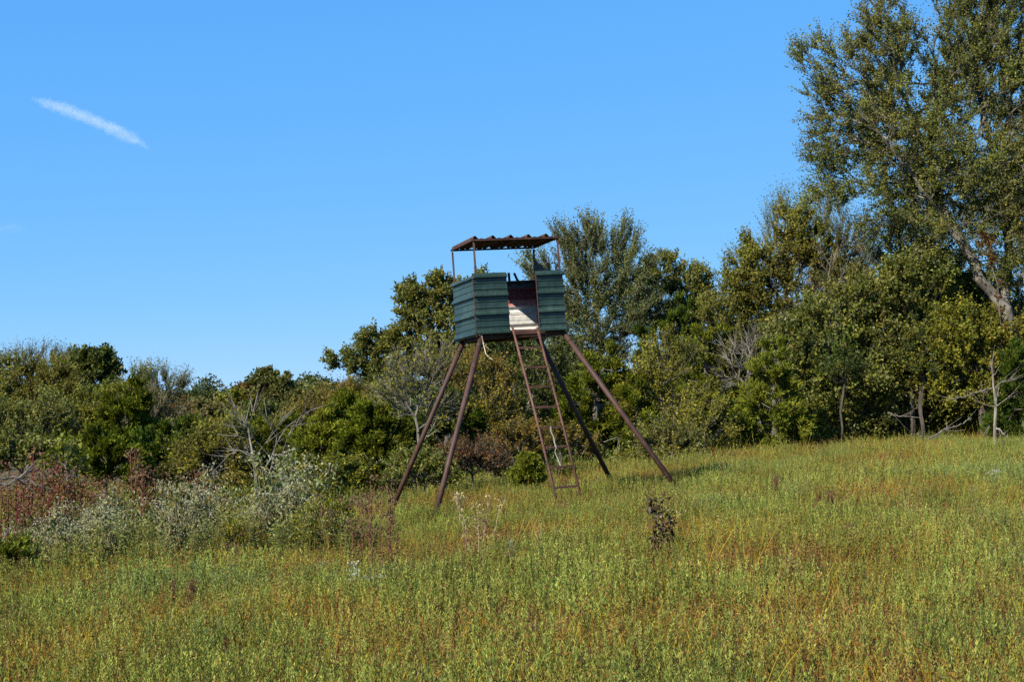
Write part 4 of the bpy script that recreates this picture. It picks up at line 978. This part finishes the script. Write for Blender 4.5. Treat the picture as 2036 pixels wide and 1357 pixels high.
# ------------------------------------------------------------------ weeds of the meadow
def weed_plant(seed, h=1.1, stems=9, kind='boneset'):
    """Stems, hanging narrow leaves and flat flower heads; returns three Geo objects around the origin."""
    r = rg(seed); gs, gl, gf = Geo(), Geo(), Geo()
    pal = {'boneset': [(.11,.135,.040), (.17,.18,.075), (.055,.07,.018), (.17,.13,.045), (.20,.205,.10), (.08,.055,.025)], 'brown': [(.10,.055,.028), (.15,.09,.045), (.06,.034,.018), (.10,.085,.03)],
           'pale': [(.34,.26,.14), (.28,.24,.12), (.20,.18,.08)], 'dark': [(.022,.015,.011), (.045,.028,.018), (.10,.055,.030), (.085,.070,.060)],
           'silver': [(.26,.27,.23), (.19,.21,.15), (.10,.13,.04)], 'green': [(.12,.16,.03), (.17,.20,.05), (.07,.10,.02), (.19,.17,.04)],
           'red': [(.10,.055,.022), (.085,.030,.018), (.10,.11,.02), (.07,.08,.015), (.14,.13,.03)]}[kind]
    pal = np.array(pal)
    for s in range(stems):
        a = r.uniform(0, 6.28); sp = r.uniform(.0, .20 if kind not in ('dark', 'brown') else .09) * h
        hh = h * r.uniform(.7, 1.08); b = np.array([math.cos(a) * sp * .4, math.sin(a) * sp * .4, -.05])
        t_ = np.array([math.cos(a) * sp * 1.6, math.sin(a) * sp * 1.6, hh]); mid = (b + t_) / 2 + r.normal(size=3) * .03
        T = np.linspace(0, 1, 6)[:, None]; C = (1 - T) ** 2 * b + 2 * T * (1 - T) * mid + T * T * t_
        sc = {'boneset': (.16,.15,.08), 'brown': (.13,.06,.04), 'pale': (.32,.25,.15), 'dark': (.10,.06,.04), 'silver': (.2,.2,.1), 'red': (.13,.03,.025), 'green': (.10,.09,.03)}[kind]
        tube(gs, C, np.linspace(.006, .003, 6) * (1.3 if kind == 'red' else 1), 4, c=sc, cap=False)
        heads = [C[-1]]
        for q in range(3 if kind in ('boneset', 'brown', 'silver', 'red') else 1):   # side shoots near the top
            i = r.randint(3, 5); e = C[i] + nrm(np.array([r.normal(), r.normal(), 1.6])) * h * r.uniform(.12, .26)
            tube(gs, [C[i], (C[i] + e) / 2 + [0, 0, -.01], e], [.003, .0025, .002], 3, c=sc, cap=False); heads.append(e)
        n = int({'boneset': 34, 'green': 95, 'dark': 90}.get(kind, 44) * h) if kind != 'silver' else 14
        t = r.uniform(.12 if kind != 'boneset' else .2, .98, n); O = np.stack([np.interp(t, T[:, 0], C[:, k]) for k in range(3)], -1)
        hd = np.array(heads); kk = r.randint(0, len(hd), n); frac = r.uniform(0, .6, n)[:, None] * (t > .75)[:, None]; O = O * (1 - frac) + hd[kk] * frac
        droop = -.9 if kind in ('boneset', 'brown', 'pale', 'dark') else .1
        D = nrm(np.stack([r.normal(size=n), r.normal(size=n), r.normal(size=n) * .5 + droop], -1))
        sz = r.uniform(.6, 1.3, n) * {'boneset': .100, 'brown': .055, 'pale': .06, 'dark': .075, 'silver': .06, 'red': .06, 'green': .065}[kind]
        cc = pal[r.randint(0, len(pal), n)] * r.uniform(.7, 1.25, (n, 1))
        add_leaves(gl, r, O + r.normal(size=O.shape) * .012, D, sz, {'dark': .34, 'green': .13}.get(kind, .30), cc, .6)
        for e in heads:
            m = {'boneset': 6, 'silver': 8}.get(kind, 9)
            R_ = .045 * h ** .5
            off = np.stack([r.normal(size=m) * R_, r.normal(size=m) * R_, r.normal(size=m) * R_ * .35 + .01], -1)
            fc = {'boneset': (.27,.27,.18), 'brown': (.13,.075,.05), 'pale': (.38,.30,.18), 'dark': (.07,.045,.03), 'silver': (.30,.31,.27), 'red': (.17,.09,.06), 'green': (.20,.20,.07)}[kind]
            O = e + off; D = nrm(rdir(r, m) * .7 + [0, 0, .8])
            add_leaves(gf, r, O, D, r.uniform(.018, .036, m), .8, np.array(fc) * r.uniform(.55, 1.2, (m, 1)), .2)
    return gs, gl, gf
WP = {}
def place_weed(kind, var, px, d, sc, label, group, name, hbase=1.1, stems=9, cat='weed', rz=None):
    x = (px - CX) / FPX * d; z = float(ground(x, d)); rz = rz if rz is not None else (px * 37 + var) % 6.28
    key = (kind, var)
    if key not in WP:
        gs, gl, gf = weed_plant(900 + var * 7 + len(kind) * 3, hbase, stems, kind)
        root = empty(name, (x, d, z), label, cat, group)
        gs.obj('stem', M_TINT, root); tag(gl.obj('foliage', M_WEED, root), kind='stuff'); tag(gf.obj('flower_head' if kind in ('boneset', 'silver') else 'seed_head', M_WEED, root), kind='stuff')
        root.rotation_euler = (0, 0, rz); root.scale = (sc, sc, sc); WP[key] = root
        return root
    return copy_thing(WP[key], (x, d, z), rz, (sc, sc, sc), label, group, name)
ORD = ['first', 'second', 'third', 'fourth', 'fifth', 'sixth', 'seventh', 'eighth', 'ninth', 'tenth', 'eleventh', 'twelfth', 'thirteenth', 'fourteenth', 'fifteenth', 'sixteenth', 'seventeenth', 'eighteenth', 'nineteenth', 'twentieth']
r = rg(77); G1 = 'pale white-flowered weeds in the thicket at the left'
rows = [('front row', 18.7, [(95,.75),(135,.85),(170,.8),(205,.9),(238,.8),(345,.8),(378,.85),(412,.75)]),
        ('middle row', 19.8, [(60,.85),(110,1.0),(150,1.0),(185,1.08),(222,1.05),(345,1.0),(370,1.05),(400,1.0),(428,.9)]),
        ('back row', 21.0, [(30,.8),(75,.9),(130,1.0),(175,1.05),(235,1.1),(345,1.1),(390,1.3),(425,1.1)])]
vi = 0
for nm, d, lst in rows:
    for i, (px, s) in enumerate(lst):
        place_weed('boneset', vi % 6, px + r.uniform(-8, 8), d + r.uniform(-.35, .35), s * r.uniform(.82, 1.02), 'white-headed grey-green weed, %s from the left in the %s of the left clump' % (ORD[i], nm), G1, 'flowering_weed'); vi += 1
rows = [('front row', 19.2, [(520,.85),(548,.95),(575,.95),(603,.9),(628,.75)]), ('back row', 20.6, [(535,1.0),(560,1.35),(585,1.3),(610,1.15),(500,.8)])]
for nm, d, lst in rows:
    for i, (px, s) in enumerate(sorted(lst)):
        place_weed('boneset', vi % 6, px, d + r.uniform(-.3, .3), s * r.uniform(.90, 1.05), 'white-headed grey-green weed, %s from the left in the %s of the right clump' % (ORD[i], nm), G1, 'flowering_weed'); vi += 1
for i, (px, d, s) in enumerate(((205,21.6,1.35),(225,22,1.3),(268,21.8,1.65),(292,21.6,1.7),(318,22,1.4),(400,21.8,1.25),(420,22.2,1.35),(160,22,1.2),(455,20.5,.9))):
    place_weed('brown', i % 3, px, d, s * .95, 'tall brown dried flower stalk, %s in the row behind the pale left clump' % ORD[i], 'brown dried weeds behind the pale thicket', 'dried_weed', .95, 4)
for i, (px, d, s, lab) in enumerate(((770,15.0,.98,'darkest upright brown stalk below the foot of the far left leg'),(705,15.0,.85,'brown stalk left of the darkest one, above the silvery plant'),(740,14.5,.75,'lowest brown stalk between the silvery plant and the darkest stalk'),
                                     (788,15.0,.62,'short brown stalk just right of the darkest one'),(735,16.6,1.1,'tall reddish-brown stalk left of the far left leg'),(690,18.6,1.0,'brown leafy stalk at the right margin of the pale clumps'),(780,19.6,.95,'brown weed wrapped round the foot of the far left leg'),(655,18,.9,'grey-brown dried weed right of the pale clumps'))):
    place_weed('brown', 3 + i % 3, px, d, s, lab, 'brown dried stalks near the left legs', 'dried_weed', .95, 3)
for i, (px, d, s, lab) in enumerate(((950,16.6,.92,'straw-coloured dried plant standing right of the near left leg'),(935,15.6,.62,'thin dark dried stalks below the straw-coloured plant'),(957,15.5,.7,'single dark seedy stalk below the straw-coloured plant'))):
    place_weed('pale' if i == 0 else 'brown', 8 + i, px, d, s, lab, None, 'dried_weed', .9, 5 if i == 0 else 2)
for i, (px, d, s, lab) in enumerate(((385,13.1,.42,'reddish-brown tuft of dead stalks in the lower left of the meadow'),(350,13.6,.36,'small brown tuft left of the reddish-brown tuft'),(1012,14.0,.42,'brown tuft of dead stalks below the thin dark dried stalks'),(1650,17.5,.45,'rusty tuft in the upper right of the meadow'),(1540,20.5,.5,'dark brown seedy tuft right of the shadow of the stand'),(1690,13.6,.36,'purplish brown tuft right of the middle of the near meadow'))):
    place_weed('brown', 12 + i % 2, px, d, s, lab, 'dead brown tufts in the meadow', 'dried_weed', .8, 9)
place_weed('dark', 0, 1303, 14.2, .98, 'blackened withered plant with curled leaves in the middle of the meadow', None, 'withered_weed', .72, 3)
place_weed('dark', 1, 1333, 14.3, .8, 'shorter withered plant just right of the blackened one', None, 'withered_weed', .60, 2)
place_weed('pale', 4, 1316, 14.4, .8, 'thin tan stalk standing between the two withered plants', None, 'dried_weed', .7, 2)
for i, (px, d, s, lab) in enumerate(((712,13.5,.75,'silvery white-leaved plant, left one of the pair below the brown stalks'),(758,13.3,.65,'silvery white-leaved plant, right one of the pair below the brown stalks'),(732,13.1,.5,'low silvery plant between and in front of the silvery pair'),
                                     (1020,15.8,.55,'small silvery sprig right of the near left leg and below the ladder'),(1435,17.2,.45,'tiny white sprig right of the withered plants'),(1975,19.5,.6,'white sprig near the right edge of the meadow'),(1928,18.6,.4,'tiny pale sprig left of the white sprig at the right edge'),(1345,13.9,.35,'tiny pale sprig at the foot of the withered plants'),(645,15.6,.5,'pale sprig left of the silvery pair'),(1748,16.2,.35,'white speck-like sprig beside a dark green seedling'))):
    place_weed('silver', i % 3, px, d, s, lab, 'silvery sprigs in the meadow', 'silver_plant', .42, 3, 'plant')
gl_ = [(20,17.2,.8),(70,17.6,.95),(120,17.3,.8),(165,17.8,.9),(215,17.5,1.0),(262,18.2,1.1),(300,17.8,1.0),(340,17.3,.8),(385,17.6,.85),(430,17.9,1.0),(465,18.6,1.15),(500,18.0,1.0),(545,17.6,.9),(590,17.9,.85),(630,18.3,1.05),(665,18.0,.95),(690,17.4,.8)]
for i, (px, d, s) in enumerate(gl_):
    place_weed('green', i % 4, px, d, s, 'narrow-leaved green weed, %s from the left at the foot of the pale thicket' % ORD[i], 'narrow-leaved green weeds before the pale thicket', 'green_weed', .72, 9)
# red-stemmed thicket, rust coloured flower heads, fresh green shoot
for i, (px, d, s, lab) in enumerate(((35,22.0,1.35,'red-stemmed weed at the left edge'),(75,22.3,1.6,'red-stemmed weed left of the fresh green shoot'),(110,21.8,1.45,'red-stemmed weed under the fresh green shoot'),(150,22.2,1.3,'red-stemmed weed right of the fresh green shoot'),(15,20.4,1.2,'red-stemmed weed under the dark dead branch'),(90,20.8,1.1,'red-stemmed weed where the dark dead branch ends'),(180,21.8,1.15,'red-brown weed between the green shoot and the tall brown stalks'))):
    place_weed('red', i % 3, px, d, s, lab, 'red-stemmed weeds at the left edge', 'red_stemmed_weed', 1.1, 7)
make_tree('leafy_shoot', 'fresh light green shoot with broad leaves above the red-stemmed weeds', [(128,905,12,28),(140,930,16,20),(115,920,14,20)], 22.3, 'oak', 'cedarlt', n=26, twigs=60, base_px=125, base_r=.012, seed=90, cat='plant', ls=.10, m=5, tl=.2, tipr=.004, step=.15)
make_tree('shrub', 'yellow-green leafy bush behind the red-stemmed weeds', [(60,905,50,24),(110,920,45,20),(20,915,35,24)], 24, 'elm', 'elm', n=170, twigs=1000, base_px=60, base_r=.02, seed=91, cat='shrub', ls=.06, step=.2, tl=.28)
make_tree('cedar_bush', 'low cedar sprig at the left edge below the pale weeds', [(15,1100,30,10),(30,1110,20,8)], 17.2, 'cedar', 'cedarlt', n=30, twigs=160, base_px=15, base_r=.012, seed=92, cat='cedar', ls=.06, step=.1, tl=.14)
make_tree('shrub', 'tuft of feathery green weeds left of the brown stalks', [(655,1040,26,18),(625,1058,22,14),(680,1058,18,12)], 18.6, 'cedar', 'yellow', n=70, twigs=330, base_px=650, base_r=.010, seed=93, cat='shrub', ls=.06, step=.12, tl=.22, tipr=.003)
make_tree('shrub', 'round yellow-green weed tuft between the two pale clumps', [(480,1075,28,20),(465,1090,20,12)], 18.2, 'cedar', 'yellow', n=60, twigs=380, base_px=478, base_r=.008, seed=94, cat='shrub', dens=.6, ls=.04, step=.1, tl=.18, tipr=.003)
make_tree('seedling', 'small dark green seedling in the right part of the meadow', [(1762,1062,10,9)], 16.2, 'oak', 'dark', n=14, twigs=45, base_px=1762, base_r=.006, seed=95, cat='plant', ls=.04, m=5, tl=.06, tipr=.003, step=.08)
make_tree('creeper', 'rust-red dead creeper hanging in the tall leaning tree', [(1965,490,12,22),(1975,520,8,14),(1955,475,8,10)], 36.6, 'oak', 'rust', n=30, twigs=140, base_px=1975, trunk=[(2000,640),(1985,570),(1968,500)], base_r=.012, seed=96, cat='creeper', ls=.08, tl=.2, m=6, tipr=.005)

# ------------------------------------------------------------------ clouds
def cloud(name, label, pts, d, rad, dens, seed):
    m, n, l = mat_new(name + '_vapour')
    at = n.new('ShaderNodeTexCoord'); mp = n.new('ShaderNodeMapping'); l.new(at.outputs['Generated'], mp.inputs['Vector'])
    P = np.array([W(px, py, d) for px, py in pts]); a, b = P[0], P[-1]; L = np.linalg.norm(b - a)
    # local frame: x along the streak
    X = nrm(b - a); Yv = nrm(np.cross(np.array([0, 0, 1.]), X)); Zv = np.cross(X, Yv)
    R = Matrix((X, Yv, Zv)).transposed().to_4x4()
    sx = n.new('ShaderNodeSeparateXYZ'); tc = at.outputs['Object']; l.new(tc, sx.inputs[0])
    nz = noise(n, l, tc, 1.5 / rad, 4, .55); nz.inputs['Distortion'].default_value = .8
    # distance from the axis, bent by slow noise
    nb = noise(n, l, tc, .9 / rad, 2)
    def M(op, x, y=None, z=None):
        k = n.new('ShaderNodeMath'); k.operation = op
        for i, q in enumerate((x, y, z)):
            if q is None: continue
            if hasattr(q, 'is_linked'): l.new(q, k.inputs[i])
            else: k.inputs[i].default_value = q
        return k.outputs[0]
    bend = M('MULTIPLY', M('SUBTRACT', nb.outputs[0], .5), rad * .9)
    u = M('DIVIDE', sx.outputs[0], L / 2)
    arch = M('MULTIPLY', M('SUBTRACT', 1.0, M('MULTIPLY', u, u)), rad * .55)
    zz = M('SUBTRACT', M('SUBTRACT', sx.outputs[2], bend), arch)
    rr = M('DIVIDE', M('SQRT', M('ADD', M('MULTIPLY', zz, zz), M('MULTIPLY', sx.outputs[1], sx.outputs[1]))), rad)
    end = M('POWER', M('ABSOLUTE', u), 5.0)
    body = M('SUBTRACT', M('SUBTRACT', .95, rr), end)
    dn = M('MULTIPLY', M('MAXIMUM', M('ADD', body, M('MULTIPLY', M('SUBTRACT', nz.outputs[0], .52), 1.1)), 0.0), dens)
    v = n.new('ShaderNodeVolumePrincipled'); v.inputs['Color'].default_value = (1, 1, 1, 1); v.inputs['Anisotropy'].default_value = 0.0
    l.new(dn, v.inputs['Density'])
    o = n.new('ShaderNodeOutputMaterial'); l.new(v.outputs[0], o.inputs['Volume'])
    g = Geo(); t = np.linspace(-1, 1, 15); tube(g, np.stack([t * L / 2 * 1.06, 0 * t, (1 - t * t) * rad * .55], -1), 1.9 * rad * np.sqrt(np.maximum(1.08 - t ** 6, .1)), 14)
    ob = g.obj(name, m); ob.matrix_world = Matrix.Translation(Vector((a + b) / 2)) @ R
    return tag(ob, label, 'cloud', kind='thing')
cloud('cloud', 'thin white streak of cloud slanting down to the right in the blue sky', [(54,194), (308,300)], 3000, 17, .022, 1)
cloud('cloud', 'very faint wisp of cloud at the left edge of the sky', [(-90,470), (66,455)], 3000, 14, .0035, 2)
